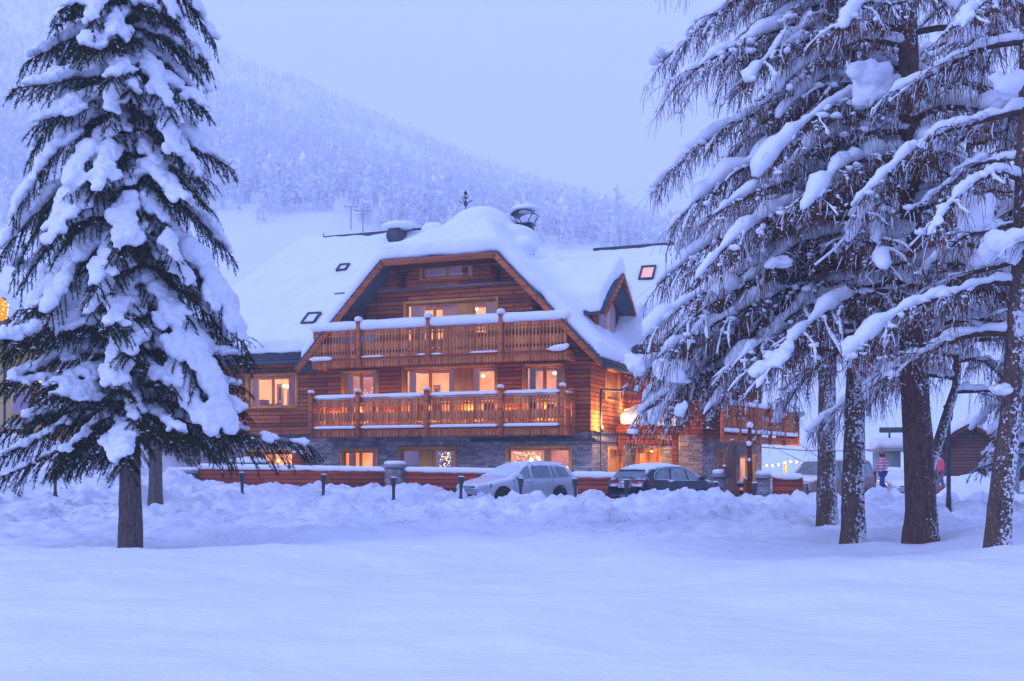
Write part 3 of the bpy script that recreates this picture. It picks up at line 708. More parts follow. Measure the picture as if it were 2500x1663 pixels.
# tile lip along the verges and eave courses
g = G()
g.box(-24, -13.3, -.86, -.70, 6.36, 6.52)
for k in range(5):
    z = 6.60 + k * .13; y = -.72 + k * .148
    g.obox((-24, y, z), (-13.3, y, z), .14, .07)
for k in range(6):
    x = .98 - k * .14; z = 5.90 + k * .14; g.obox((x, -1.3, z), (x, 6.0, z), .14, .06)
rz_ = random.Random(5)
for (a, b) in ((rEL, rKL), (rKR, rER)):
    a, b = Vector(a), Vector(b); n = 46
    for k in range(n):
        p = a.lerp(b, k / n); q = a.lerp(b, (k + .9) / n); up = Vector((0, 0, .05 + .025 * rz_.random()))
        g.obox(p + up + Vector((0, .08, 0)), q + up * .8 + Vector((0, .08, 0)), .30, .05)
g.build('roof_tiles', M['tiles'], roof)
# bargeboards
g = G()
def barge(a, b, w=.24):
    a, b = Vector(a), Vector(b); off = Vector((0, -.03, 0)); d = (b - a).normalized(); dn = Vector((0, 0, -1)); dn = (dn - d * dn.dot(d)).normalized() * w
    g.prism([a + off, b + off, b + off + dn, a + off + dn], (0, .06, 0)); g.prism([a + off * 1.5, b + off * 1.5, b + off * 1.5 + dn * .45, a + off * 1.5 + dn * .45], (0, .02, 0))
barge(rEL, rKL); barge(rKL, rKR); barge(rKR, rER)
g.build('bargeboard', M['wood_rail'], roof)
g = G()   # soffit + purlin ends
for (a, b) in ((rEL, rKL), (rKL, rKR), (rKR, rER)):
    a, b = Vector(a) - Vector((0, 0, .2)), Vector(b) - Vector((0, 0, .2))
    a.y = -1.28; b.y = -1.28; c = b.copy(); c.y = 0.0; d = a.copy(); d.y = 0.0
    g.add([a, b, c, d], [(0, 1, 2, 3)])
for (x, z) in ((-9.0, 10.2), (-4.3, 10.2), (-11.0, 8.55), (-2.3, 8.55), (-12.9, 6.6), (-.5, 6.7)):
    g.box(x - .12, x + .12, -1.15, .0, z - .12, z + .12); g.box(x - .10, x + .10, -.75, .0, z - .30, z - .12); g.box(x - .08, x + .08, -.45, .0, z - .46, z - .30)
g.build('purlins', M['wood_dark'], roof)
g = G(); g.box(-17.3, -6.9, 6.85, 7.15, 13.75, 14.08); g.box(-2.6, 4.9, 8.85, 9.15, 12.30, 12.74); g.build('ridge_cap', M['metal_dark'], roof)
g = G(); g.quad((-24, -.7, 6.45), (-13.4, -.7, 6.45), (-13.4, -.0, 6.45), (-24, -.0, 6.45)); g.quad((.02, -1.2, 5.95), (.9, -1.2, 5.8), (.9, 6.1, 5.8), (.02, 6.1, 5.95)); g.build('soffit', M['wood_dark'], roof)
# dormer on the right slope
dap = sd(1523, 668, .55); dbr = sd(1563, 800, .55)
dy0, dz0 = dap; dzb = dbr[1]; hw = min(dbr[0] - dy0, 3.3)
g = G(); slope_x = lambda z: .95 - (z - 5.85)
xr_ = slope_x(dz0)
pl = [(.55, dy0, dz0), (xr_, dy0, dz0), (slope_x(dzb), dy0 + hw, dzb), (.55, dy0 + hw, dzb)]
pr = [(.55, dy0, dz0), (xr_, dy0, dz0), (slope_x(dzb), dy0 - hw, dzb), (.55, dy0 - hw, dzb)]
g.slab(pl, .14); g.slab(pr, .14); dorm = g.build('dormer', M['tiles'], chalet)
k_ = (dz0 - dzb) / hw; wy = hw - .75; wx = -.25; zb_ = slope_x(wx) * 0 + (5.85 + .95 - wx)
g = G()
wpoly = [(wx, dy0 - wy, zb_ - .3), (wx, dy0 + wy, zb_ - .3), (wx, dy0 + wy, dz0 - .15 - k_ * wy), (wx, dy0, dz0 - .15), (wx, dy0 - wy, dz0 - .15 - k_ * wy)]
g.prism(wpoly, (-.15, 0, 0)); g.prism([(wx, dy0 - wy, zb_ - .3), (wx, dy0 - wy, dz0 - .15 - k_ * wy), (wx - 2.5, dy0 - wy, dz0 - .15 - k_ * wy)], (0, .1, 0))
g.build('dormer_wall', M['wood_wall'], dorm)
g = G()
for s in (1, -1):
    a = Vector((.57, dy0, dz0 + .02)); b = Vector((.57, dy0 + s * hw, dzb + .02)); g.prism([a, b, b - Vector((0, 0, .26)), a - Vector((0, 0, .3))], (-.05, 0, 0))
    g.obox((.3, dy0 + s * hw * .96, dzb + .02), (-.3, dy0 + s * hw * .96, dzb + .02), .16, .2)
g.build('dormer_bargeboard', M['wood_warm'], dorm)
# trapezoid dormer window
wz0, wz1 = zb_ + .15, dz0 - .75; ty = wy * .62
g = G(); X_ = wx + .03
def trap(e, x, d): return [(x, dy0 - ty + e, wz0 + e), (x, dy0 + ty - e, wz0 + e), (x, dy0 + ty - e, wz1 - k_ * ty + .25 - e * .4), (x, dy0, wz1 + .25 - e * 1.5), (x, dy0 - ty + e, wz1 - k_ * ty + .25 - e * .4)]
g.prism(trap(0, X_, 0), (-.05, 0, 0))
dw = g.build('window', M['wood_pale'], dorm)
g = G(); g.prism(trap(.13, X_ + .012, 0), (-.01, 0, 0)); g.build('pane', M['room_dim'], dorm)
g = G(); g.box(X_ + .014, X_ + .03, dy0 - .33, dy0 - .25, wz0 + .1, wz1); g.box(X_ + .014, X_ + .03, dy0 + .33, dy0 + .41, wz0 + .1, wz1 - .1); g.build('mullion', M['wood_pale'], dorm)
g = G(); g.add([(X_ + .013, dy0 - .25, wz0 + .14), (X_ + .013, dy0 + .33, wz0 + .14), (X_ + .013, dy0 + .33, wz1 - .3), (X_ + .013, dy0 - .25, wz1 - .1)], [(0, 1, 2, 3)]); g.build('lit_curtain', M['curtain'], dorm)

# --- snow on the roof: thick slabs fused and softened
def snow_slabs(polys, th, name, parent, voxel=.10, it=10, extra=None):
    g = G()
    for p, t_ in polys: g.prism([Vector(q) + Vector((0, 0, .02)) for q in p], (0, 0, t_))
    if extra: extra(g)
    o = g.build(name, M['roof_snow'], parent, True)
    r = o.modifiers.new('r', 'REMESH'); r.mode = 'VOXEL'; r.voxel_size = voxel; r.use_smooth_shade = True
    tx = bpy.data.textures.new(name, 'CLOUDS'); tx.noise_scale = 1.6; tx.noise_depth = 2
    s = o.modifiers.new('s', 'SMOOTH'); s.factor = .6; s.iterations = it
    d = o.modifiers.new('d', 'DISPLACE'); d.texture = tx; d.texture_coords = 'LOCAL'; d.strength = .28; d.mid_level = .5
    tx2 = bpy.data.textures.new(name + 'b', 'CLOUDS'); tx2.noise_scale = .35; tx2.noise_depth = 2
    d2 = o.modifiers.new('d2', 'DISPLACE'); d2.texture = tx2; d2.texture_coords = 'LOCAL'; d2.strength = .05
    return o
def ins(p, dxy):     # move polygon points
    return [(a + d[0], b + d[1], c + d[2]) for (a, b, c), d in zip(p, dxy)]
Tt = .72
def ex(g):
    for (x, y, z, rx, ry, rz2) in ((-6.65, 3.8, 13.25, 1.5, 1.6, .78), (-6.65, 5.4, 13.2, 1.6, 2.0, .75), (-8.0, 4.8, 12.6, 1.5, 1.6, .7), (-5.4, 4.4, 12.6, 1.4, 1.5, .65), (-6.65, 3.0, 12.9, 1.6, 1.4, .6), (-10.6, 6.6, 13.9, .7, .5, .35), (-4.4, 3.6, 12.0, .7, .7, .45), (-3.2, 3.4, 10.9, .8, .7, .4)):
        g.lathe([(max(.01, math.sin(k / 8 * math.pi)) * rx, -math.cos(k / 8 * math.pi) * rz2) for k in range(9)], (x, y, z), 14, sy=ry / rx)
pl_s = [( .48, dy0 + .0, dz0), (xr_ - .5, dy0, dz0), (slope_x(dzb) - .4, dy0 + hw, dzb), (.48, dy0 + hw, dzb)]
pr_s = [(.45, dy0, dz0), (xr_ - .5, dy0, dz0), (slope_x(dzb) - .4, dy0 - hw, dzb), (.40, dy0 - hw - .1, dzb)]
mm = roof_polys['m']
sn_polys = [
 ([(-13.7, -1.28, 6.3), (KL - .05, -1.28, KZ), AP, (-6.65, 9, 13.45), (-13.7, 9, 6.3)], Tt),
 ([(0.85, -1.28, 5.95), (0.85, 5.2, 5.95), (-6.65, 8.8, 13.45), AP, (KR + .05, -1.28, KZ)], Tt),
 ([(KL, -1.28, KZ), (KR, -1.28, KZ), AP], Tt),
 ([(-10.5, -.48, 6.80), (-6.8, 6.9, 13.25), MC_, MA_, (ME_[0], -.48, 6.80)], Tt * 1.05),
 (roof_polys['mb'], .6), ([(-4, 4.7, 7.05), (4.9, 4.7, 7.05), (4.9, 8.85, 11.85), (-4.5, 8.85, 11.85)], .75), (roof_polys['eb'], .6),
 (pl_s, .8), (pr_s, .85)]
rs = snow_slabs(sn_polys, Tt, 'roof_snow', roof, .11, 9, ex)

# chimney, vents, finial, skylights
cx_, cz_ = fl(1283, 568, 5.0)
g = G(); g.box(cx_ - .34, cx_ + .34, 4.65, 5.35, cz_ - 2.0, cz_ + .30); ch = g.build('chimney', M['metal_dark'], chalet)
g = G(); g.box(cx_ - .40, cx_ + .40, 4.6, 5.4, cz_ + .35, cz_ + .42)
for (a, b) in ((-.45, 4.6), (.45, 4.6), (-.45, 5.4), (.45, 5.4)): g.obox((cx_ + a * .6, b, cz_ + .42), (cx_ + a * 1.1, b, cz_ + .82), .04, .04)
pts = [(cx_ + .60 * math.cos(k), math.sin(k)) for k in [math.pi * (.08 + .84 * i / 10) for i in range(11)]]
for (a, b) in zip(pts, pts[1:]): g.prism([(a[0], 4.45, cz_ + .72 + .30 * a[1]), (b[0], 4.45, cz_ + .72 + .30 * b[1]), (b[0], 5.55, cz_ + .72 + .30 * b[1]), (a[0], 5.55, cz_ + .72 + .30 * a[1])], (0, 0, .03))
g.build('cowl', M['metal_dark'], ch)
g = G(); g.lathe([(max(.01, math.sin(k / 8 * math.pi)) * .72, -math.cos(k / 8 * math.pi) * .22) for k in range(9)], (cx_ - .03, 5.0, cz_ + 1.17), 16, sy=.75); g.build('chimney_snow', M['snow'], ch, True)
vx_, vz_ = fl(970, 575, 6.3)
g = G(); g.lathe([(.02, -.5), (.45, -.5), (.45, .5), (.02, .5)], (vx_, 6.4, vz_ - .05), 18, 'y'); vent = g.build('roof_vent', M['metal_dark'], chalet)
g = G(); g.lathe([(max(.01, math.sin(k / 8 * math.pi)) * 1.0, -math.cos(k / 8 * math.pi) * .24) for k in range(9)], (vx_ + .1, 6.3, vz_ + .50), 16, sy=.7); g.build('vent_snow', M['snow'], vent, True)
def finial(x, y, z, h, fancy):
    g = G(); g.lathe([(.03, 0), (.03, h * .3), (.10, h * .38), (.11, h * .45), (.03, h * .55), (.025, h)], (x, y, z), 8)
    if fancy:
        for k in range(4):
            a = k * math.pi / 2; g.obox((x, y, z + h * .42), (x + .34 * math.cos(a), y + .34 * math.sin(a), z + h * .55), .03, .04)
            g.obox((x, y, z + h * .62), (x + .17 * math.cos(a), y + .17 * math.sin(a), z + h * .72), .03, .04)
        g.lathe([(.01, 0), (.10, .06), (.10, .14), (.01, .22)], (x, y, z + h * .78), 8)
    return g.build('finial', M['iron'], chalet, True)
fx_, fz_ = fl(1137, 512, 3.7); finial(fx_, 3.7, fz_ - .2, 1.15, True)
fx_, fz_ = fl(790, 592, 7.0); finial(fx_, 7.0, fz_ - .1, .62, False)
def skylight(pxs, key, plane, w, h, lab=None):
    A, B, Cc = (Vector(q) for q in plane); n = (B - A).cross(Cc - A).normalized()
    if n.z < 0: n = -n
    o = Vector(hit(*pxs, *[tuple(q + Vector((0, 0, .80))) for q in (A, B, Cc)])); sx = Vector((1, 0, 0)); sy = n.cross(sx).normalized()
    if sy.z < 0: sy = -sy
    g = G()
    P = lambda a, b, c: o + sx * a + sy * b + n * c
    for (a0, a1, b0, b1) in ((-w, -w + .09, -h, h), (w - .09, w, -h, h), (-w + .09, w - .09, h - .09, h), (-w + .09, w - .09, -h, -h + .07)):
        v = [P(a, b, c) for c in (-.5, .10) for b in (b0, b1) for a in (a0, a1)]; g.add(v, [(0, 2, 3, 1), (4, 5, 7, 6), (0, 1, 5, 4), (2, 6, 7, 3), (0, 4, 6, 2), (1, 3, 7, 5)])
    s = g.build('skylight', M['metal_dark'], roof)
    g = G(); g.add([P(-w + .08, -h + .06, .03), P(w - .08, -h + .06, .03), P(w - .08, h - .08, .03), P(-w + .08, h - .08, .03)], [(0, 1, 2, 3)]); g.build('skylight_pane', M[key], roof)
skylight((838, 654), 'roof_snow', (ml_a, ml_b, ml_c), .30, .30); skylight((760, 778), 'roof_snow', (ml_a, ml_b, ml_c), .38, .45)
skylight((1581, 667), 'sky_glow', ((-4, 4.4, 6.7), (4.9, 4.4, 6.7), (-4.5, 9, 12.0)), .38, .50)

# gutter and downpipe
g = G(); g.tube([(1.02, -1.3, 5.74), (1.02, 6.0, 5.70)], .08, 8); g.lathe([(.04, -.35), (.09, -.2), (.15, 0), (.15, .18)], (1.0, 3.6, 5.55), 8)
py_ = sd(1466, 950, .25)[0]; g.tube([(1.0, 3.6, 5.3), (.9, 3.4, 4.95), (.30, py_ + .5, 4.88), (.26, py_ + .12, 4.85), (.26, py_, 4.68), (.26, py_, .2)], .06, 8)
g.build('downpipe', M['metal_dark'], chalet, True)

# --- right wing, entrance
Aw = (3.59, 6.11); Bw = (3.59 + 7.6 * (.556 * U.x + .831 * U.y), 6.11 + 7.6 * (.556 * V.x + .831 * V.y))
g = G(); ED = (.35, 1.6, 0.0, 2.35)
e = wall_cells([ED], .12, 3.59, -.6, 2.98, None, 6.11); g.add(np.concatenate(e.v), e.f)
g.add([(*Aw, -.6), (*Bw, -.6), (*Bw, 2.98), (*Aw, 2.98)], [(0, 1, 2, 3)]); g.add([(*Bw, -.6), (Bw[0] - 6, Bw[1] + 2, -.6), (Bw[0] - 6, Bw[1] + 2, 2.98), (*Bw, 2.98)], [(0, 1, 2, 3)])
g.build('stone_wing_wall', M['stone'], chalet)
g = G(); g.add([(0, 6.1, 2.98), (3.59, 6.1, 2.98), (3.59, 6.1, 6.9), (0, 6.1, 6.9)], [(0, 1, 2, 3)]); g.add([(*Aw, 2.98), (*Bw, 2.98), (*Bw, 6.3), (*Aw, 6.9)], [(0, 1, 2, 3)])
g.add([(3.59, 6.11, 6.9), (3.59, 6.11, 7.0), (3.59, 9, 11.9), (3.59, 12.5, 7.0), (3.59, 12.5, 6.9)], [(0, 1, 2, 3, 4)])
g.build('timber_wing_wall', M['wood_wall'], chalet)
window(*ED, [(.45, 'g'), (.55, 'w')], 'room_warm', y=6.11, name='entrance_door')
wv = Vector((Bw[0] - Aw[0], Bw[1] - Aw[1], 0)).normalized(); wn = Vector((wv.y, -wv.x, 0))
def wingpt(s, o, z): p = Vector((*Aw, 0)) + wv * s + wn * o; return (p.x, p.y, z)
def wing_panel(s0, s1, z0, z1, key, nm):
    g = G()
    for (a, b, c, d, o) in ((s0, s0 + .1, z0, z1, .05), (s1 - .1, s1, z0, z1, .05), (s0 + .1, s1 - .1, z1 - .1, z1, .05)):
        v = [wingpt(s, q, z) for z in (c, d) for q in (0, o) for s in (a, b)]; g.add(v, [(0, 2, 3, 1), (4, 5, 7, 6), (0, 1, 5, 4), (2, 6, 7, 3), (0, 4, 6, 2), (1, 3, 7, 5)])
    f = g.build(nm, M['wood_pale'], chalet)
    g = G(); v = [wingpt(s0 + .1, .02, z0), wingpt(s1 - .1, .02, z0), wingpt(s1 - .1, .02, z1 - .1), wingpt(s0 + .1, .02, z1 - .1)]; g.add(v, [(0, 1, 2, 3)]); g.build('shutter_leaf', M[key], f)
    return f
wing_panel(1.7, 2.5, .5, 2.35, 'wood_warm', 'window'); fdo = wing_panel(4.4, 6.8, 0, 2.15, 'wood_pale', 'glazed_door')
g = G(); g.add([wingpt(4.6, .03, .2), wingpt(5.2, .03, .2), wingpt(5.2, .03, 1.95), wingpt(4.6, .03, 1.95)], [(0, 1, 2, 3)]); g.build('lit_glass', M['room_pink'], fdo)
# wing balcony
bP = wingpt(-.5, 1.15, 0)[:2]; bQ = wingpt(9.7, 1.15, 0)[:2]
g = G(); q0, q1, q2, q3 = wingpt(-.5, 0.02, 3.0), wingpt(9.7, .02, 3.0), wingpt(9.7, 1.1, 3.0), wingpt(-.5, 1.1, 3.0); g.prism([q0, q1, q2, q3], (0, 0, -.14)); wb = g.build('balcony', M['wood_dark'], chalet)
wb['label'] = 'right-hand balcony over the terrace corner'
ballus(bP, bQ, 4.42, wb, zs=1.2); ballus(bQ, wingpt(9.7, 0, 0)[:2], 4.42, wb)
g = G(); s_ = G()
for k in range(6):
    p = wingpt(-.5 + 10.2 * k / 5, 1.22, 0)
    q = G(); q.box(p[0] - .08, p[0] + .08, p[1] - .08, p[1] + .08, 2.62, 4.62); q.build('balcony_post', M['wood_rail'], wb); snowball(s_, (p[0], p[1], 4.70), .15, .1, 1)
    if k < 5:
        p2 = wingpt(-.5 + 10.2 * (k + 1) / 5, 1.22, 0); snowbar(s_, (p[0], p[1], 4.52), (p2[0], p2[1], 4.52), .18, .12, 300 + k); snowbar(s_, (p[0], p[1], 3.22), (p2[0], p2[1], 3.22), .13, .10, 310 + k)
s_.build('balcony_snow', M['snow'], wb, True)
# entrance canopy with snow
g = G(); cp = [sd(1512, 1000, 1.6)[0], 0]
g.slab([(.15, 3.6, 3.35), (2.9, 3.6, 3.15), (2.9, 6.0, 3.75), (.15, 6.0, 3.95)], .14)
g.obox((.15, 3.55, 3.2), (2.95, 3.55, 3.0), .12, .26); g.obox((2.85, 3.6, 3.02), (2.85, 6.0, 3.6), .12, .26); g.obox((.25, 3.9, 2.75), (2.8, 3.9, 2.55), .16, .3)
g.box(2.7, 2.95, 3.7, 3.95, -.4, 2.95); g.box(.16, .34, 3.7, 3.95, 2.0, 3.1)
can = g.build('entrance_canopy', M['wood_warm'], chalet)
snow_slabs([([(.3, 3.6, 3.4), (3.0, 3.55, 3.2), (3.0, 6.0, 3.8), (.3, 6.0, 4.0)], .5)], .5, 'canopy_snow', can, .06, 8)
# lights
def plight(l, e, c=(1.0, .55, .17), r=.08, spot=None, parent=None, rot=None):
    L = bpy.data.lights.new('lamp', 'SPOT' if spot else 'POINT'); L.energy = e; L.color = c; L.shadow_soft_size = r
    if spot: L.spot_size = R(spot); L.spot_blend = .8
    o = bpy.data.objects.new('lamp_light', L); S.collection.objects.link(o); o.parent = parent or chalet; o.location = l
    if rot: o.rotation_euler = rot
    return o
def wall_lamp(x, y, z, e, spot=None):
    g = G(); g.lathe([(.05, -.12), (.06, -.12), (.06, .10), (.05, .10)], (x, y, z), 8); o = g.build('wall_lamp', M['iron'], chalet)
    g = G(); g.lathe([(.01, 0), (.045, .01), (.045, .03), (.01, .05)], (x, y, z + .10), 8); g.build('bulb', M['bulb'], o)
    plight((x, y, z + .22), e)
for x in (-12.6, -11.3, -9.7, -7.9, -5.6, -3.7, -2.1, -.9): wall_lamp(x, -.14, 3.62, 34)
wall_lamp(.30, .75, 3.12, 120); plight((.62, .7, 3.55), 190, (1, .62, .2)); wall_lamp(.20, 4.9, 4.05, 35); plight((.5, 3.0, 4.2), 35, (1, .62, .2))
plight((1.9, 5.0, 2.3), 80); plight((2.2, 5.6, 5.6), 60)
g = G(); g.lathe([(.09, 0), (.02, .08), (.02, .12)], (1.6, 4.4, 2.25), 8); g.build('hanging_lamp', M['iron'], chalet)
g = G(); g.lathe([(.01, -.04), (.05, -.02), (.05, .01), (.01, .03)], (1.6, 4.4, 2.22), 8); g.build('lamp_bulb', M['bulb'], chalet)
# ------------------------------------------------------------ fences, pillars, yard furniture
def yard(px, yo):                    # point on the line y'=yo seen at px -> local (x')
    return fl(px, 1145, yo)[0]
def ld(x, y, z=0.0): return loc(x, y, z)
def fence(name, px0, px1, yt0, yt1, yo, zb, label, grp='low timber fences along the street', h=None):
    a, b = yard(px0, yo), yard(px1, yo); za = fl(px0, yt0, yo)[1]; zc = fl(px1, yt1, yo)[1]
    A = ld(a, yo); g = G(); L = b - a
    P = [(0, 0, zb), (L, 0, zb), (L, 0, zc - .05), (0, 0, za - .05)]
    g.prism(P, (0, .06, 0)); o = empty(name, A, YC, label, 'fence', grp)
    g.build('boards', M['wood_fence'], o)
    g = G(); g.prism([(0, -.03, za - .05), (L, -.03, zc - .05), (L, -.03, zc), (0, -.03, za)], (0, .14, 0)); g.build('top_rail', M['wood_rail'], o)
    g = G(); snowbar(g, (-.05, .04, za + .05), (L + .05, .04, zc + .05), .20, .13, int(px0), n=10); g.build('snow_cap', M['snow'], o, True)
    g = G(); g.prism([(0, -.06, -.4), (L, -.06, -.4), (L, -.06, zb + .02), (0, -.06, zb + .02)], (0, .18, 0)); g.build('stone_footing', M['stone'], o)
    return o
fence('street_fence', 484, 948, 1141, 1149, -3.5, .50, 'long red plank fence left of the stone pillar by the parked silver car')
fence('street_fence', 988, 1215, 1149, 1153, -3.5, .42, 'red plank fence right of the middle stone pillar, behind the silver car bonnet')
fence('street_fence', 1395, 1545, 1161, 1164, -3.5, .30, 'short red plank fence between the silver and the dark estate cars')
fence('street_fence', 1886, 1960, 1166, 1167, -3.5, .1, 'red plank fence right of the last pillar, beside the brown van')
def pillar(px0, px1, yt, yo, label):
    a, b = yard(px0, yo), yard(px1, yo); z = fl((px0 + px1) / 2, yt, yo)[1]; w = b - a; c = (a + b) / 2
    o = empty('stone_pillar', ld(c, yo), YC, label, 'stone pillar', 'square stone pillars of the street fence')
    g = G(); g.box(-w * .40, w * .40, -.28, .28, -.3, z - .12); g.build('shaft', M['stone'], o)
    g = G(); g.box(-w * .5, w * .5, -.36, .36, z - .12, z); g.build('cap', M['concrete'], o)
    g = G(); n = 10; g.lathe([(w * .49, z - .005), (w * .56, z + .05), (w * .54, z + .12), (w * .40, z + .17), (.02, z + .18)], (0, 0, 0), 16, sy=.72 / w); g.build('snow_cap', M['snow'], o, True)
pillar(430, 482, 1150, -3.5, 'stone pillar at the left end of the long fence under the spruce')
pillar(942, 988, 1135, -3.4, 'snow-capped stone pillar between the two fence runs, left of the silver car')
pillar(1742, 1777, 1157, -3.3, 'snow-capped stone pillar behind the bonnet of the dark car')
pillar(1846, 1882, 1160, -3.3, 'snow-capped stone pillar right of the carved log and dark pole')
# bollards
bo = empty('street_bollard', (0, 0, 0)); g = G()
g.lathe([(.10, 0), (.11, .10), (.075, .16), (.10, .26), (.095, .32), (.05, .38), (.07, .42), (.05, .46), (.045, .50), (.052, .80), (.085, .90), (.095, 1.06), (.09, 1.08), (.01, 1.085)], (0, 0, 0), 10)
g.build('post', M['iron'], bo, True)
g = G(); g.lathe([(.088, 1.083), (.085, 1.105), (.01, 1.12)], (0, 0, 0), 10); g.build('snow_cap', M['snow'], bo, True)
BL = [(135, 1149, 33.5, 'iron bollard left of the spruce trunk, alone in the snow bank'), (592, 1153, 34, 'iron bollard before the left end of the long plank fence'),
 (788, 1158, 34, 'iron bollard before the middle of the long plank fence'), (961, 1165, 33.6, 'iron bollard in front of the pillar left of the silver car'),
 (1124, 1163, 34.6, 'iron bollard at the silver car front badge'), (1270, 1167, 34.9, 'iron bollard below the silver car door mirror'),
 (1407, 1168, 34.9, 'iron bollard at the tail of the silver car'), (1528, 1170, 34.8, 'iron bollard before the number plate of the dark car'),
 (1637, 1174, 34.9, 'iron bollard at the rear wheel of the dark car'), (1747, 1176, 35, 'iron bollard at the bonnet of the dark car'), (1843, 1178, 35, 'iron bollard below the dark timber pole')]
for i, (px, py, t, lab) in enumerate(BL):
    o = bo if i == 0 else copy_tree(bo); w = W(px, py, t); o.location = (w.x, w.y, w.z - 1.10)
    o.rotation_euler = (R(RNG.uniform(-2, 2)), R(RNG.uniform(-2, 2)), RNG.uniform(0, 3)); tag(o, lab, 'bollard', 'iron bollards along the kerb')

# ------------------------------------------------------------ cars
def paint(name, c, metal=0.3, rough=0.35, frost=0.0):
    m = mat(name, c, rough, metal, 0.35, 0.12); n = N(m); c0 = n.coord(); b = n.b
    if frost:
        geo = n.new('NewGeometry'); sp = n.new('SeparateXYZ'); n.l(geo.outputs['Normal'], sp.inputs[0])
        q = n.math('ADD', n.math('MULTIPLY', sp.outputs[2], .5), n.math('MULTIPLY', n.noise(c0, 3.0, 4, .6), .5))
        f = n.ramp(q, (.50 - frost * .08, (0, 0, 0)), (.68, (1, 1, 1))); n.col(n.mix(f, c, (.78, .80, .86)))
    return m
M['tyre'] = mat('tyre_rubber', (0.015, 0.015, 0.018), 0.8); M['rim'] = mat('alloy_rim', (0.25, 0.25, 0.28), 0.4, 0.7)
M['chrome'] = mat('chrome_trim', (0.6, 0.62, 0.66), 0.2, 0.9); M['black'] = mat('black_plastic', (0.012, 0.012, 0.015), 0.5)
M['autoglass'] = speck('frosted_car_glass', (0.10, 0.13, 0.16), (0.20, 0.25, 0.28), 3, 0.2, 0.05, 0.002, spec=0.6)
M['red_lens'] = mat('red_lens', (0.50, 0.015, 0.04), 0.5, 0, 0.1, 0); M['lamp_lens'] = mat('headlight_lens', (0.10, 0.12, 0.16), 0.3, 0.2, 0.4, 0)
M['plate'] = mat('plate_white', (0.65, 0.66, 0.68), 0.5); M['plate_blue'] = mat('plate_blue', (0.02, 0.08, 0.5), 0.5); M['logo_blue'] = mat('oval_badge', (0.02, 0.03, 0.12), 0.3, .5)
M['frost_glass'] = speck('snowed_glass', (0.72, 0.75, 0.82), (0.60, 0.64, 0.72), 3, 0.6, 0.1, 0.002)
class Car:
    def __init__(s, L, Wd, top, zb, wfun): s.L, s.W, s.top, s.zb, s.wf = L, Wd, np.array(top, float), zb, wfun
    def zt(s, x): return float(np.interp(x, s.top[::-1, 0], s.top[::-1, 1]))
    def belt(s, x): return min(float(np.interp(x, [a for a, b in s.zb], [b for a, b in s.zb])), s.zt(x) - .03)
    def w(s, x): return s.W / 2 * float(np.interp(x / s.L * 2, [a for a, b in s.wf], [b for a, b in s.wf]))
    def sec(s, x):
        w, b, t = s.w(x), s.belt(x), s.zt(x); c = min(max((t - b) / .4, 0), 1); wr = w * (.96 - .20 * c); h = t - b
        P = [(w * .90, .20), (w * .97, .30), (w, min(.48, b * .7)), (w, min(.62, b * .85)), (w * .992, (b + min(.62, b * .85)) / 2), (w * .965, b)]
        e = (wr, b + h * (.55 + .27 * c)); 
        for k in (1 / 3, 2 / 3): P.append((P[5][0] + (e[0] - P[5][0]) * k, b + (e[1] - b) * k))
        P += [e, (wr - .06 - .10 * (1 - c), b + h * .95), (wr * .62, t - .005), (wr * .3, t + .006), (0, t + .01)]
        return P
    def sy(s, x, z):
        P = s.sec(x)[2:10]; return float(np.interp(z, [p[1] for p in P], [p[0] for p in P]))
    def tz(s, x, y):
        P = s.sec(x)[7:][::-1]; return float(np.interp(abs(y), [p[0] for p in P], [p[1] for p in P]))
    def body(s, g):
        X = sorted(set(list(s.top[:, 0]) + list(np.linspace(-s.L / 2, s.L / 2, 30)))); m = 25; v = []
        for x in X:
            P = s.sec(x); v += [(x, y, z) for y, z in P] + [(x, -y, z) for y, z in P[::-1][1:]]
        f = []
        for i in range(len(X) - 1):
            for j in range(m - 1): f.append((i * m + j, i * m + j + 1, (i + 1) * m + j + 1, (i + 1) * m + j))
            f.append((i * m + m - 1, i * m, (i + 1) * m, (i + 1) * m + m - 1))
        f.append(tuple(range(m))); f.append(tuple(range((len(X) - 1) * m, len(X) * m))[::-1]); g.add(v, f)
    def sidepoly(s, poly, sgn, off=.012):
        out_ = []; n = len(poly)
        for i in range(n):
            a, b = poly[i], poly[(i + 1) % n]
            for k in range(4):
                x = a[0] + (b[0] - a[0]) * k / 4; z = a[1] + (b[1] - a[1]) * k / 4; out_.append((x, sgn * (s.sy(x, z) + off), z))
        return out_
    def topgrid(s, g, xa, xb, ka, kb, off=.012, nx=8, ny=8):
        v = []
        for i in range(nx + 1):
            x = xa + (xb - xa) * i / nx; k = ka + (kb - ka) * i / nx
            for j in range(ny + 1): y = k * (2 * j / ny - 1); v.append((x, y, s.tz(x, y) + off))
        g.add(v, [(i * (ny + 1) + j, i * (ny + 1) + j + 1, (i + 1) * (ny + 1) + j + 1, (i + 1) * (ny + 1) + j) for i in range(nx) for j in range(ny)])
def wheel(p, x, y, r):
    g = G(); s = 1 if y > 0 else -1
    g.lathe([(r * .62, -.10), (r * .97, -.10), (r, -.05), (r, .05), (r * .97, .10), (r * .62, .10)], (x, y, r), 20, 'y'); w = g.build('wheel', M['tyre'], p, True)
    g = G(); g.lathe([(r * .64, s * .06), (r * .60, s * .07), (r * .56, s * .04), (.05, s * .06), (.01, s * .06)], (x, y, r), 20, 'y')
    for k in range(5):
        a = k * 2 * math.pi / 5; g.obox((x, y + s * .07, r), (x + r * .58 * math.cos(a), y + s * .07, r + r * .58 * math.sin(a)), .05, .03)
    g.build('rim', M['rim'], w)
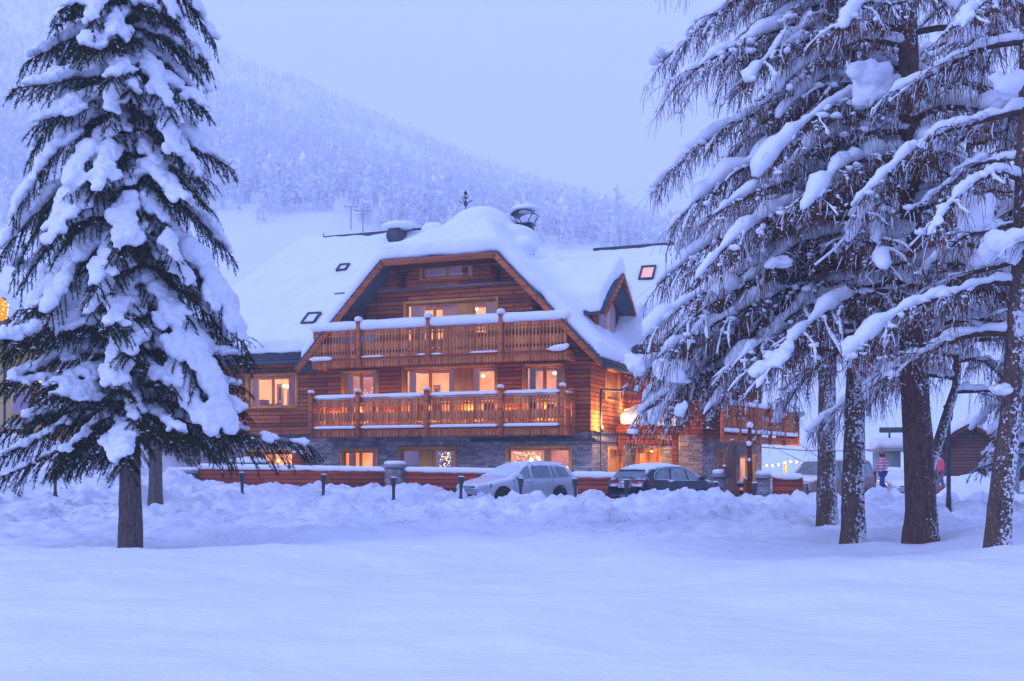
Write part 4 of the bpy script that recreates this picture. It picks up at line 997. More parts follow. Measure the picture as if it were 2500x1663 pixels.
def make_car(name, label, pos, ang, spec, pm, glass_m='autoglass', snow=True, grp='parked cars along the street', wind='frost_glass', cat='car'):
    c = Car(*spec['shape']); o = empty(name, pos, R(ang), label, cat, grp)
    g = G(); c.body(g); b = g.build('body', pm, o, True)
    g = G()
    for sg in (1, -1):
        for wx in spec['wheels']:
            r = spec['r']; pts = [(wx + (r + .06) * math.cos(a), r + (r + .06) * math.sin(a)) for a in np.linspace(-.15, math.pi + .15, 14)]
            g.add([(x, sg * (max(c.sy(x, max(z, .45)), c.w(x) * .97) + .006), z) for x, z in pts], [tuple(range(len(pts)))])
    g.build('wheel_arch', M['black'], o)
    for sg in (1, -1):
        for wx in spec['wheels']: wheel(o, wx, sg * (c.W / 2 - .095), spec['r'])
        for poly in spec['side']:
            g = G(); p = c.sidepoly(poly, sg); g.add(p, [tuple(range(len(p)))]); g.build('side_window', M[glass_m], o)
        if spec.get('rim_trim'):
            g = G(); P = c.sidepoly(spec['rim_trim'], sg, .016); P.append(P[0]); g.tube(P, .014, 5); g.build('window_trim', M['chrome'], o)
        g = G()
        for x in spec['seams']: z0, z1 = .32, c.belt(x); g.tube([(x, sg * (c.sy(x, z) + .002), z) for z in np.linspace(.38, z1, 8)], .006, 4)
        g.build('door_seam', M['black'], o)
        for x in spec['handles']:
            z = c.belt(x) - .10; g = G(); yy = sg * (c.sy(x, z) + .02); g.obox((x - .09, yy, z), (x + .09, yy, z), .03, .03); g.build('door_handle', spec.get('hm') or pm, o)
        mx, mz = spec['mirror']; g = G(); y0 = sg * (c.sy(mx, mz) + .14)
        g.lathe([(.01, -.07), (.08, -.05), (.10, 0), (.08, .05), (.01, .07)], (mx, y0, mz), 10, sx=.8, sy=1.35); g.obox((mx, sg * c.sy(mx, mz) * .98, mz - .04), (mx, y0, mz - .03), .05, .04); g.build('door_mirror', pm if spec.get('mp') else M['black'], o, True)
        P = spec['head']; g = G(); v = [(x, sg * y, z) for x, y, z in P]; g.prism(v, (spec.get('hd', .03), sg * .02, 0)); g.build('headlight', M['lamp_lens'], o)
        P = spec['tail']; g = G(); v = [(x, sg * y, z) for x, y, z in P]; g.prism(v, (-.03, sg * .015, 0)); g.build('tail_light', M['red_lens'], o)
        if spec.get('rail'):
            a, bq = spec['rail']; g = G(); g.tube([(x, sg * c.w(x) * .70, c.zt(x) + (.035 if 0 < i < 9 else -.01)) for i, x in enumerate(np.linspace(a, bq, 10))], .016, 6); g.build('roof_rail', M['chrome'], o)
    xa, xb, ka, kb = spec['wind']; g = G(); c.topgrid(g, xa, xb, ka, kb); g.build('windscreen', M[wind], o, True)
    if spec.get('rear'):
        xa, xb, ka, kb = spec['rear']; g = G(); c.topgrid(g, xa, xb, ka, kb); g.build('rear_window', M[spec.get('rg', glass_m)], o, True)
    for nm, key, bx in spec.get('boxes', ()):
        g = G(); g.box(*bx); g.build(nm, M[key], o)
    if snow:
        xa, xb = spec['roofx']; g = G(); n = 16; m = 9; v = []
        for i in range(n + 1):
            x = xa + (xb - xa) * i / n; k = c.w(x) * .70
            for j in range(m + 1):
                y = k * (2 * j / m - 1); e = min(1, min(i, n - i) / 2.0, min(j, m - j) / 1.5); v.append((x, y, c.tz(x, y) + .005 + spec.get('snow', .06) * e * (1 + .5 * math.sin(x * 3 + y * 4))))
        g.add(v, [(i * (m + 1) + j, i * (m + 1) + j + 1, (i + 1) * (m + 1) + j + 1, (i + 1) * (m + 1) + j) for i in range(n) for j in range(m)])
        g.build('roof_snow', M['snow'], o, True)
    return o
WF = [(-1, .80), (-.9, .93), (-.6, 1), (.45, 1), (.8, .93), (.93, .80), (1, .62)]
golf = dict(shape=(4.57, 1.80, [(2.285, .60), (2.25, .71), (2.05, .79), (1.6, .90), (1.12, .98), (.75, 1.17), (.32, 1.385), (.0, 1.455), (-.5, 1.48), (-1.2, 1.47), (-1.75, 1.42), (-1.93, 1.34), (-2.15, 1.02), (-2.25, .90), (-2.285, .74)], [(-2.3, .95), (1.0, .90), (2.3, .66)], WF),
 wheels=(1.40, -1.23), r=.32, side=[[(.80, .93), (.14, .94), (.10, 1.37), (.28, 1.33)], [(.02, .94), (-.86, .95), (-.83, 1.38), (-.02, 1.38)], [(-.93, .95), (-1.12, .955), (-1.05, 1.37), (-.90, 1.38)], [(-1.20, .96), (-1.85, .98), (-1.62, 1.31), (-1.13, 1.37)]],
 seams=(.95, .08, -.90), handles=(.22, -.72), mirror=(.72, 1.0), head=[(2.13, .36, .62), (1.86, .80, .64), (1.80, .80, .76), (2.08, .42, .71)], tail=[(-2.22, .5, .82), (-2.14, .80, .80), (-1.95, .83, .93), (-2.15, .52, .96)],
 rail=(.1, -1.7), wind=(1.06, .36, .68, .56), rear=(-1.97, -2.14, .55, .6), mp=True, roofx=(.3, -1.85), snow=.045, hd=.06,
 boxes=[('grille', 'black', (2.20, 2.275, -.42, .42, .60, .68)), ('lower_grille', 'black', (2.20, 2.29, -.5, .5, .30, .42)), ('mirror_base', 'black', (.6, .75, .80, .88, .92, .98))])
P_SIL = paint('silver_paint', (0.42, 0.45, 0.50), .35, .38, .9)
gp = W(1262, 1145, 38.6)
gc = make_car('estate_car', 'silver estate car with a snowed windscreen parked behind the snow bank', (gp.x, gp.y, .14), 222, golf, P_SIL)
def ring(o, c, r, ax, name='emblem', strokes=()):
    g = G(); an = np.linspace(0, 2 * math.pi, 17); g.tube([(c[0], c[1] + r * math.cos(a), c[2] + r * math.sin(a)) for a in an], .009, 5)
    for (a, b) in strokes: g.tube([(c[0], c[1] + r * a[0], c[2] + r * a[1]), (c[0], c[1] + r * b[0], c[2] + r * b[1])], .008, 4)
    return g.build(name, M['chrome'], o)
ring(gc, (2.295, 0, .645), .075, 'x', 'emblem', [((-.55, .75), (-.25, .1)), ((-.25, .1), (0, .6)), ((0, .6), (.25, .1)), ((.25, .1), (.55, .75)), ((-.9, .2), (-.4, -.85)), ((-.4, -.85), (0, -.1)), ((0, -.1), (.4, -.85)), ((.4, -.85), (.9, .2))])
merc = dict(shape=(4.75, 1.82, [(2.375, .55), (2.33, .70), (2.0, .84), (1.4, .93), (1.05, .99), (.7, 1.15), (.2, 1.37), (-.15, 1.43), (-.7, 1.455), (-1.3, 1.43), (-1.85, 1.36), (-2.0, 1.28), (-2.22, 1.0), (-2.335, .90), (-2.375, .74)], [(-2.4, .92), (1.0, .90), (2.4, .66)], [(-1, .84), (-.93, .93), (-.6, 1), (.45, 1), (.8, .94), (.93, .84), (1, .66)]),
 wheels=(1.55, -1.32), r=.33, side=[[(.78, .94), (.02, .95), (-.02, 1.36), (.15, 1.31)], [(-.08, .95), (-1.0, .96), (-.80, 1.375), (-.10, 1.37)], [(-1.08, .96), (-1.80, .99), (-1.62, 1.20), (-1.30, 1.33), (-.92, 1.37)]],
 rim_trim=[(.84, .92), (-.5, .935), (-1.88, .97), (-1.72, 1.20), (-1.32, 1.365), (-.8, 1.405), (-.15, 1.395), (.18, 1.345)],
 seams=(.85, -.05, -1.02), handles=(.12, -.85), mirror=(.70, 1.0), head=[(2.18, .42, .62), (1.95, .82, .62), (1.86, .82, .74), (2.12, .45, .70)], hd=.05,
 tail=[(-2.345, .30, .86), (-2.30, .78, .78), (-1.98, .87, .82), (-1.93, .86, .88), (-2.28, .74, .96), (-2.34, .32, .95)], wind=(1.02, .24, .66, .54), rear=(-1.99, -2.21, .56, .64), roofx=(.1, -1.9), snow=.055,
 boxes=[('number_plate', 'plate', (-2.43, -2.375, -.21, .26, .69, .80)), ('plate_band', 'plate_blue', (-2.433, -2.375, .26, .30, .69, .80)), ('plate_text', 'black', (-2.434, -2.43, .08, .11, .71, .78)), ('plate_text', 'black', (-2.434, -2.43, .16, .19, .71, .78)), ('plate_text', 'black', (-2.434, -2.43, -.02, .01, .71, .78)), ('plate_text', 'black', (-2.434, -2.43, -.13, -.10, .71, .78)),
  ('bumper_trim', 'chrome', (-2.42, -2.37, -.62, .62, .44, .455)), ('reflector', 'red_lens', (-2.41, -2.36, .42, .66, .38, .415)), ('reflector', 'red_lens', (-2.41, -2.36, -.66, -.42, .38, .415)), ('rear_wiper', 'black', (-2.26, -2.22, -.22, .12, 1.0, 1.03)), ('tailgate_handle', 'black', (-2.42, -2.36, -.28, .28, .83, .85)), ('roof_spoiler', 'black', (-2.06, -1.92, -.52, .52, 1.275, 1.30))])
P_DK = paint('midnight_paint', (0.006, 0.008, 0.02), .0, .3, .01)
mp_ = W(1632, 1145, 38.6)
mc = make_car('estate_car', 'dark blue estate car seen from behind, with red tail lights and frosted rear window', (mp_.x, mp_.y, .08), 45, merc, P_DK)
g = G(); an = np.linspace(0, 2 * math.pi, 15); g.tube([(-2.38, .045 * math.cos(a), .87 + .045 * math.sin(a)) for a in an], .006, 4)
for k in range(3): a = math.pi / 2 + k * 2 * math.pi / 3; g.tube([(-2.38, 0, .87), (-2.38, .045 * math.cos(a), .87 + .045 * math.sin(a))], .006, 4)
g.build('emblem', M['chrome'], mc)
van = dict(shape=(4.97, 1.98, [(2.485, .60), (2.46, .98), (2.2, 1.10), (1.75, 1.22), (1.35, 1.55), (.95, 1.86), (.6, 1.95), (0, 1.98), (-2.3, 1.97), (-2.45, 1.85), (-2.485, 1.6)], [(-2.5, 1.10), (1.6, 1.08), (2.5, .85)], [(-1, .93), (-.9, 1), (.7, 1), (.88, .93), (1, .74)]),
 wheels=(1.60, -1.33), r=.34, side=[[(1.50, 1.14), (.55, 1.12), (.55, 1.72), (.85, 1.72)], [(.42, 1.14), (-.85, 1.14), (-.85, 1.74), (.42, 1.74)], [(-.98, 1.14), (-2.3, 1.14), (-2.25, 1.74), (-.98, 1.74)]],
 seams=(1.55, .48, -.9), handles=(.62, .30), mirror=(1.40, 1.22), head=[(2.30, .52, .84), (2.05, .90, .86), (1.98, .92, 1.02), (2.24, .58, .98)], hd=.08, tail=[(-2.47, .78, .9), (-2.45, .93, .9), (-2.45, .93, 1.4), (-2.47, .78, 1.4)], wind=(1.72, .98, .80, .68), roofx=(.6, -2.3), snow=.03, mp=True,
 boxes=[('grille', 'black', (2.40, 2.50, -.58, .58, .62, .88))] + [('grille_bar', 'chrome', (2.50, 2.515, -.56 + abs(k - 2) * .03, .56 - abs(k - 2) * .03, .64 + .055 * k, .655 + .055 * k)) for k in range(5)] + [('number_plate', 'plate', (2.48, 2.53, -.25, .25, .42, .53)), ('roof_lining', 'black', (1.0, 1.1, -.3, .3, 1.6, 1.62))])
P_VAN = paint('brown_paint', (0.20, 0.12, 0.105), .3, .4, .02)
vp = W(2022, 1145, 49.5)
vc = make_car('passenger_van', 'brown passenger van with slatted grille standing behind the larch trunks', (vp.x, vp.y, -.12), 222, van, P_VAN, grp='vehicles on the right of the chalet', wind='van_glass' if 'van_glass' in M else 'autoglass', cat='van')
g = G(); g.lathe([(.13, 0), (.13, .02), (.01, .025)], (2.515, 0, .75), 16, 'x', sx=1.0, sy=.5); g.build('emblem', M['logo_blue'], vc)
def simple(name, label, px, t, z, ang, p, **k):
    w = W(px, 1145, t); return make_car(name, label, (w.x, w.y, z), ang, golf, p, grp='vehicles on the right of the chalet', **k)
P_WH = paint('white_paint', (0.55, 0.60, 0.62), .1, .4, .6); P_BL = paint('blue_grey_paint', (0.22, 0.32, 0.36), .2, .35, .6)
simple('parked_car', 'pale snow-covered car facing the street between two larch trunks', 2195, 52, -.05, 262, P_WH)
simple('parked_car', 'blue-grey car roof showing behind the snow heap by the barn', 2415, 60, -.75, 190, P_BL)
simple('parked_car', 'blue-grey car at the right edge beside the steel pole', 2508, 56, -.62, 200, P_BL)
simple('parked_car', 'grey car roof showing over the fence left of the brown van', 1905, 57, -.42, 200, P_SIL)

# ------------------------------------------------------------ people
def skin(name, verts, edges, radii, m, parent, root=0, lv=1):
    me = bpy.data.meshes.new(name); me.from_pydata(verts, edges, []); me.update(); o = bpy.data.objects.new(name, me); S.collection.objects.link(o)
    me.materials.append(m); sm = o.modifiers.new('sk', 'SKIN'); sm.use_smooth_shade = True
    me.skin_vertices  # created with the modifier's layer below
    L = me.skin_vertices[0].data if len(me.skin_vertices) else None
    if L is None:
        bm = __import__('bmesh').new(); bm.from_mesh(me); ly = bm.verts.layers.skin.verify(); bm.to_mesh(me); bm.free(); L = me.skin_vertices[0].data
    for i, r in enumerate(radii): L[i].radius = (r if isinstance(r, tuple) else (r, r)); L[i].use_root = (i == root)
    s = o.modifiers.new('ss', 'SUBSURF'); s.levels = lv; s.render_levels = lv + 1
    o.parent = parent; return o
M['skin'] = mat('skin', (0.55, 0.30, 0.22), 0.6)
def stripes():
    m = mat('striped_jacket', (0.5, 0.1, 0.15), 0.8); n = N(m); c = n.coord(); sp = n.new('SeparateXYZ'); n.l(c, sp.inputs[0])
    w = n.math('FRACT', n.math('ADD', n.math('MULTIPLY', sp.outputs[2], 9.0), n.math('MULTIPLY', n.noise(c, 6, 2), .6)))
    n.col(n.ramp(w, (0, (.55, .07, .12)), (.33, (.45, .50, .62)), (.62, (.50, .12, .20)), (.85, (.20, .22, .34)), interp='CONSTANT')); return m
M['stripe'] = stripes(); M['pink'] = speck('pink_jacket', (0.75, 0.10, 0.16), (0.62, 0.08, 0.13), 5, .8, .4, .01)
M['jeans'] = speck('blue_jeans', (0.02, 0.035, 0.14), (0.03, 0.05, 0.18), 7, .85, .3, .005); M['boot'] = mat('dark_boot', (.03, .03, .04), .7); M['greytrouser'] = speck('grey_trousers', (.14, .18, .22), (.1, .13, .16), 7, .85, .3, .005)
M['hat'] = speck('knit_hat', (.35, .05, .10), (.16, .12, .22), 9, .9, .5, .01, (1, 1, 3)); M['hair'] = mat('dark_hair', (.03, .02, .02), .8)
def person(name, label, pos, ang, h, top, legs, hat, stride=.22, long_=False):
    o = empty(name, pos, R(ang), label, 'person', 'people walking along the snowy street'); k = h / 1.72
    q = lambda L: [(x * k, y * k, z * k) for x, y, z in L]
    # x forward, y left
    V_ = q([(0, 0, .92), (0, 0, 1.10), (.01, 0, 1.30), (.01, 0, 1.45), (.02, 0, 1.53), (.03, 0, 1.64), (.03, 0, 1.70),
      (.01, .17, 1.41), (-.06, .22, 1.15), (.06, .23, .95), (.01, -.17, 1.41), (.08, -.22, 1.15), (.20, -.21, .97),
      (.0, .09, .86), (stride * .6, .09, .48), (stride * .55, .09, .10), (stride * .55 + .14, .09, .05), (0, -.09, .86), (-stride * .3, -.09, .48), (-stride, -.09, .12), (-stride + .13, -.09, .05)])
    E_ = [(0, 1), (1, 2), (2, 3), (3, 4), (4, 5), (5, 6), (3, 7), (7, 8), (8, 9), (3, 10), (10, 11), (11, 12), (0, 13), (13, 14), (14, 15), (15, 16), (0, 17), (17, 18), (18, 19), (19, 20)]
    rr = [.12, .11, .13, .08, .05, .095, .06, .05, .04, .03, .05, .04, .03, .08, .055, .04, .035, .08, .055, .04, .035]
    b = skin('body', V_, E_, [r * k for r in rr], M['skin'], o)
    JV = [V_[i] for i in (0, 1, 2, 3, 7, 8, 9, 10, 11, 12)]; zz = .80 if not long_ else .62
    JV[0] = (0, 0, zz * k); JV = JV + []
    jr = [(.155 * k, .19 * k), (.14 * k, .17 * k), (.15 * k, .18 * k), (.10 * k, .13 * k), .075 * k, .06 * k, .048 * k, .075 * k, .06 * k, .048 * k]
    skin('jacket', JV, [(0, 1), (1, 2), (2, 3), (3, 4), (4, 5), (5, 6), (3, 7), (7, 8), (8, 9)], jr, top, o)
    skin('trousers', [V_[0]] + [V_[i] for i in (13, 14, 15, 17, 18, 19)], [(0, 1), (1, 2), (2, 3), (0, 4), (4, 5), (5, 6)], [.14 * k, .095 * k, .075 * k, .062 * k, .095 * k, .075 * k, .062 * k], legs, o)
    for a in (15, 19):
        x, y, z = V_[a]; skin('boot', [(x - .02, y, z + .08), (x, y, z - .04), (x + .14 * k, y, .045 * k)], [(0, 1), (1, 2)], [.06 * k, .06 * k, .045 * k], M['boot'], o)
    g = G(); hx, hz = .03 * k, 1.64 * k
    g.lathe([(.112 * k, -.01), (.118 * k, .03 * k), (.108 * k, .08 * k), (.07 * k, .12 * k), (.01, .135 * k)], (hx, 0, hz), 14, sy=.92); g.lathe([(.01, .0), (.035, .03), (.01, .06)], (hx, 0, hz + .13 * k), 8); g.build('knitted_hat', hat, o, True)
    g = G(); g.lathe([(.03 * k, -.15 * k), (.10 * k, -.12 * k), (.112 * k, -.02 * k), (.10 * k, .02 * k)], (hx - .02, 0, hz), 12, sy=.95); g.build('hair', M['hair'], o, True)
    g = G()
    for s in (1, -1): g.lathe([(.004, -.012), (.012, 0), (.004, .012)], (hx + .098 * k, s * .035 * k, hz - .03 * k), 6)
    g.lathe([(.02, -.02), (.006, .03)], (hx + .115 * k, 0, hz - .06 * k), 5); g.build('face_features', M['hair'], o)
    for i, s in ((9, 1), (12, -1)):          # hands with five fingers
        x, y, z = V_[i]; hv = [(x, y, z), (x + .01, y, z - .08 * k)]; he = [(0, 1)]; hr = [.028 * k, .036 * k]
        for f in range(4):
            a = len(hv); yy = (f - 1.5) * .018 * k; L = (.065, .078, .074, .058)[f] * k
            hv += [(x + .012 + yy, y - s * .005, z - .11 * k), (x + .022 + yy, y - s * .02, z - .11 * k - L)]; he += [(1, a), (a, a + 1)]; hr += [.010 * k, .008 * k]
        a = len(hv); hv += [(x + .05 * k, y - s * .01, z - .07 * k), (x + .06 * k, y - s * .02, z - .115 * k)]; he += [(0, a), (a, a + 1)]; hr += [.011 * k, .009 * k]
        skin('glove', hv, he, hr, M['boot'], o)
    return o
p1_ = W(2155, 1205, 42); p2_ = W(2297, 1212, 43)
person('person', 'person in striped red and grey jacket, knitted hat and blue jeans walking', (p1_.x, p1_.y, .44), 195, 1.60, M['stripe'], M['jeans'], M['hat'])
person('person', 'person in a long pink jacket just right of the thickest larch trunk', (p2_.x, p2_.y, .42), 170, 1.62, M['pink'], M['greytrouser'], M['hat'], long_=True)

# ------------------------------------------------------------ yard and street things
w = ld(yard(1787, -3.6), -3.6); o = empty('carved_log', w, 0, 'tall knobbly carved log standing in front of the terrace door', 'carved log')
g = G(); zz = np.linspace(-.2, 2.5, 26); xs2 = .05 * np.sin(zz * 3.0) + .10 * np.exp(-((zz - 2.2) / .3) ** 2) * 0
rr = .20 + .05 * fbm(zz * 2.2, .2, 0, 71, 3) + .03 * np.sin(zz * 5); rr[-1] = .05; rr[-2] = .15
g.tube(np.stack([xs2, 0 * zz, zz], -1), rr, 14); g.tube([(-.05, -.05, 1.15), (-.22, -.1, 1.35), (-.30, -.1, 1.42), (-.20, -.08, 1.6)], [.14, .14, .09, .06], 10); g.build('trunk', M['carved'], o, True)
g = G(); snowball(g, (-.30, -.1, 1.52), .08, .04, 1); snowball(g, (0, 0, 2.5), .07, .03, 1); g.build('snow_cap', M['snow'], o, True)
w = ld(yard(1830, -3.4), -3.4); o = empty('timber_pole', w, 0, 'thin dark red pole with snow lumps before the terrace balcony', 'pole')
g = G(); g.tube([(0, 0, -.2), (.02, 0, 1.2), (-.02, 0, 2.3), (.01, 0, 3.0)], [.11, .10, .09, .07], 10); g.build('shaft', M['wood_dark'], o, True)
g = G(); snowbar(g, (-.10, 0, 3.03), (.14, .02, 3.07), .2, .12, 5); snowbar(g, (-.12, -.08, 2.30), (.03, -.10, 2.42), .13, .1, 6); snowbar(g, (-.08, -.1, 1.7), (.0, -.1, 1.8), .06, .06, 7); g.build('snow_cap', M['snow'], o, True)
a, b = yard(1778, -3.1), yard(1848, -3.1); o = empty('slatted_gate', ld(a, -3.1), YC, 'dark red slatted gate between the two right stone pillars', 'gate')
for z in (.15, .42, .69): g = G(); g.box(0, b - a, 0, .04, z, z + .17); g.build('slat', M['wood_dark'], o)
g = G(); g.box((b - a) * .6 - .07, (b - a) * .6 + .07, -.06, .08, -.2, 1.0); g.build('gate_post', M['wood_rail'], o); g = G(); snowball(g, ((b - a) * .6, 0, 1.03), .1, .05, 1); snowbar(g, (0, .02, .88), (b - a, .02, .88), .06, .05, 3); g.build('snow_cap', M['snow'], o, True)
# lantern post behind the long fence
x_ = yard(731, -2.6); z_ = fl(731, 1107, -2.6)[1]; o = empty('lantern_post', ld(x_, -2.6), YC, 'square wooden post with snowy top carrying an iron lantern with two raised arms', 'lantern post')
g = G(); g.box(-.24, .24, -.24, .24, -.2, z_); g.build('post', M['wood_fence'], o)
g = G(); g.lathe([(.28, z_), (.33, z_ + .05), (.25, z_ + .12), (.02, z_ + .15)], (0, 0, 0), 12); g.build('snow_cap', M['snow'], o, True)
g = G(); g.lathe([(.10, z_ + .12), (.10, z_ + .16), (.02, z_ + .18), (.02, z_ + .2)], (.05, 0, 0), 8)
for a in range(4): c_, s_ = .09 * math.cos(a * 1.57 + .78), .09 * math.sin(a * 1.57 + .78); g.obox((.05 + c_, s_, z_ + .14), (.05 + c_, s_, z_ + .42), .02, .02)
g.lathe([(.14, z_ + .42), (.03, z_ + .52), (.03, z_ + .60)], (.05, 0, 0), 8); g.obox((.05, 0, z_ + .55), (-.62, 0, z_ + 1.02), .06, .06); g.obox((.05, 0, z_ + .55), (.72, 0, z_ + 1.0), .06, .06)
g.obox((.05, 0, z_ + .56), (-.28, 0, z_ + .42), .06, .05); g.obox((.05, 0, z_ + .56), (.36, 0, z_ + .42), .06, .05); g.build('lantern', M['iron'], o)
# covered thing
xa, xb = yard(558, -2.5), yard(658, -2.5); zc = fl(600, 1133, -2.5)[1]; o = empty('covered_table', ld((xa + xb) / 2, -2.5), YC, 'green tarpaulin covered table with snow on top behind the long fence', 'covered table')
g = G(); L = (xb - xa) / 2
g.lathe([(L, 0.2), (L * 1.0, zc - .1), (L * .92, zc + .05), (L * .5, zc + .16), (.05, zc + .2)], (0, 0, 0), 18, sy=.5); g.build('tarpaulin', M['green'], o, True)
g = G(); g.lathe([(L * .95, zc + .03), (L * .98, zc + .10), (L * .8, zc + .22), (L * .3, zc + .33), (.05, zc + .34)], (0, 0, 0), 18, sy=.5); g.build('snow_cap', M['snow'], o, True)
# snow heap by the dark car
def heap(name, label, px, py, t, sx, sy, h, seed):
    w = W(px, py, t); g = G(); n, m = 26, 14; v = []
    for i in range(m + 1):
        f = i / m
        for j in range(n):
            a = 2 * math.pi * j / n; r = f ** .8 * (1 + .22 * float(fbm(np.array([3 * math.cos(a)]), np.array([3 * math.sin(a)]), f * 2, seed, 3)[0]))
            z = h * (1 - f ** 1.6) * (1 + .25 * float(fbm(np.array([r * 3 * math.cos(a)]), np.array([r * 3 * math.sin(a)]), 0, seed + 3, 3)[0])) - .3 * f
            v.append((sx * r * math.cos(a), sy * r * math.sin(a), z))
    g.add(v, [(i * n + j, i * n + (j + 1) % n, (i + 1) * n + (j + 1) % n, (i + 1) * n + j) for i in range(m) for j in range(n)])
    o = g.build(name, M['snow'], None, True, (w.x, w.y, G0(w.x, w.y) - .05)); return tag(o, label, 'snow heap', 'ploughed snow heaps')
heap('snow_heap', 'smooth snow heap beside the bonnet of the dark car', 1742, 1190, 38.4, 1.25, .9, .62, 1)
heap('snow_heap', 'dirty snow heap in front of the red planter boxes near the barn', 2385, 1200, 37, 1.9, 1.2, .95, 4)
heap('snow_heap', 'low snow heap behind the thick larch trunk by the black lamp post', 2340, 1212, 35, .9, .7, .35, 9)
# red planters
def planter(px, py, t, wdt, hgt, label):
    w = W(px, py, t); o = empty('timber_planter', (w.x, w.y, w.z - hgt), R(-12), label, 'planter', 'red timber planter boxes'); g = G()
    g.box(-wdt / 2, wdt / 2, -.3, .3, -.5, hgt); g.build('box', M['wood_fence'], o)
    for s in (-1, 1): g = G(); g.box(s * wdt / 2 - .06, s * wdt / 2 + .06, -.34, .34, -.5, hgt + .03); g.build('corner_post', M['wood_rail'], o)
    g = G(); snowbar(g, (-wdt / 2, 0, hgt + .05), (wdt / 2, 0, hgt + .05), .55, .16, int(px)); g.build('snow_cap', M['snow'], o, True)
planter(2330, 1175, 46, 1.25, .55, 'taller red timber planter at the barn, capped with snow'); planter(2326, 1187, 43.5, 1.0, .5, 'lower red timber planter in front of the taller one')
# black lamp post
w = W(2316, 1240, 30.5); z0 = G0(w.x, w.y); o = empty('lamp_post', (w.x, w.y, z0 - .1), 0, 'slim black lamp post between the two right larch trunks', 'lamp post')
g = G(); g.lathe([(.075, 0), (.075, .5), (.06, .55), (.055, 2.6)], (0, 0, 0), 10); g.build('post', M['metal_dark'], o, True)
g = G(); g.lathe([(.05, 2.6), (.11, 2.68), (.14, 3.0), (.17, 3.02), (.03, 3.16)], (0, 0, 0), 6); g.build('lantern', M['metal_dark'], o)
# steel pole, blue sign
w = W(2484, 1200, 44); o = empty('steel_pole', (w.x, w.y, -.1), 0, 'galvanised steel pole at the right edge of the picture', 'pole'); g = G(); g.lathe([(.085, 0), (.07, 4.2), (.01, 4.22)], (0, 0, 0), 10); g.build('shaft', M['steel'], o, True)
w = W(2419, 1180, 47); o = empty('info_sign', (w.x, w.y, -.2), 0, 'narrow white and blue sign board in front of the barn corner', 'sign'); g = G(); g.box(-.17, .17, -.03, .03, .4, 2.1); g.build('board', M['plate'], o)
g = G(); g.box(-.15, .15, -.036, -.03, 1.5, 1.95); g.build('blue_panel', M['plate_blue'], o); g = G(); snowball(g, (0, 0, 2.15), .2, .08, 1); g.build('snow_cap', M['snow'], o, True)
g = G(); g.box(-.02, .02, .03, .06, -.2, 2.0); g.build('post', M['steel'], o)
# barn
w = W(2287, 1180, 57); o = empty('log_barn', (w.x, w.y, -.4), R(-14), 'weathered brown log barn behind the black lamp post', 'barn')
g = G(); Lb = 4.6; g.prism([(0, 0, 0), (Lb, 0, 0), (Lb, 0, 2.2), (Lb * .35, 0, 3.95), (0, 0, 2.9)], (0, 4, 0)); g.build('log_wall', M['wood_barn'], o)
g = G(); g.slab([(Lb + .4, -.5, 1.95), (Lb * .35, -.5, 4.1), (Lb * .35, 4.4, 4.1), (Lb + .4, 4.4, 1.95)], .12); g.slab([(Lb * .35, -.5, 4.1), (-.5, -.5, 2.8), (-.5, 4.4, 2.8), (Lb * .35, 4.4, 4.1)], .12); rf = g.build('roof', M['wood_dark'], o)
snow_slabs([([(Lb + .4, -.5, 1.98), (Lb * .35, -.5, 4.13), (Lb * .35, 4.4, 4.13), (Lb + .4, 4.4, 1.98)], .5), ([(Lb * .35, -.5, 4.13), (-.5, -.5, 2.83), (-.5, 4.4, 2.83), (Lb * .35, 4.4, 4.13)], .5)], .5, 'roof_snow', rf, .1, 6)
g = G(); g.box(2.2, 3.3, -.04, .04, 0, .9); g.build('door', M['wood_dark'], o)
# booth
w = W(2174, 1170, 62); o = empty('ticket_booth', (w.x, w.y, -.5), R(-8), 'grey-green panel booth with a snow roof behind the striped-jacket person', 'booth')
g = G(); g.box(-.65, .55, 0, 1.8, 0, 2.9); g.build('panel_wall', M['grey_panel'], o); g = G(); g.box(-.9, 2.2, -.3, 2.2, 2.9, 3.0); g.box(1.9, 2.05, 0, .15, 0, 2.9); rf = g.build('roof', M['grey_panel'], o)
g = G(); snowbar(g, (-.95, .9, 3.3), (2.3, .9, 3.2), 1.7, .4, 5, n=14); g.build('roof_snow', M['snow'], rf, True)
g = G(); g.box(-.5, 2.0, .5, .6, 3.95, 4.25); g.box(0, .1, .5, .6, 3.0, 4.0); g.build('header_board', M['metal_dark'], o)
g = G(); g.add([(.0, -.01, .9), (.5, -.01, .9), (.5, -.01, 2.0), (0, -.01, 2.0)], [(0, 1, 2, 3)]); g.build('window', M['frost_glass'], o)
# festoon
o = empty('light_string', W(1855, 1133, 60), 0, 'string of glowing round bulbs strung beside the chalet terrace', 'string lights'); g = G()
P0_ = W(1855, 1133, 60); pts = []
for i in range(9):
    px = 1857 + i * 14.6; py = 1132 + 5 * math.sin(i * .9); p = W(px, py, 60) - P0_; pts.append(tuple(p))
g.tube(pts, .012, 4); g.build('cable', M['cable'], o)
for p in pts: g = G(); g.lathe([(.01, -.055), (.03, -.045), (.048, -.02), (.052, .005), (.04, .035), (.01, .05)], p, 14); g.build('bulb', M['festoon'], o, True)
for px, e in ((1875, 60), (1920, 80), (1960, 60)): q = W(px, 1128, 59.6) - P0_; L = plight(tuple(q), e, (1, .62, .36), .15, parent=o)
w = W(1917, 1165, 60.3); o = empty('wooden_post', w, 0, 'pale wooden post holding the string of bulbs', 'post'); g = G(); g.lathe([(.09, -.6), (.085, .85), (.01, .87)], (0, 0, 0), 8); g.build('shaft', M['wood_pale'], o, True)
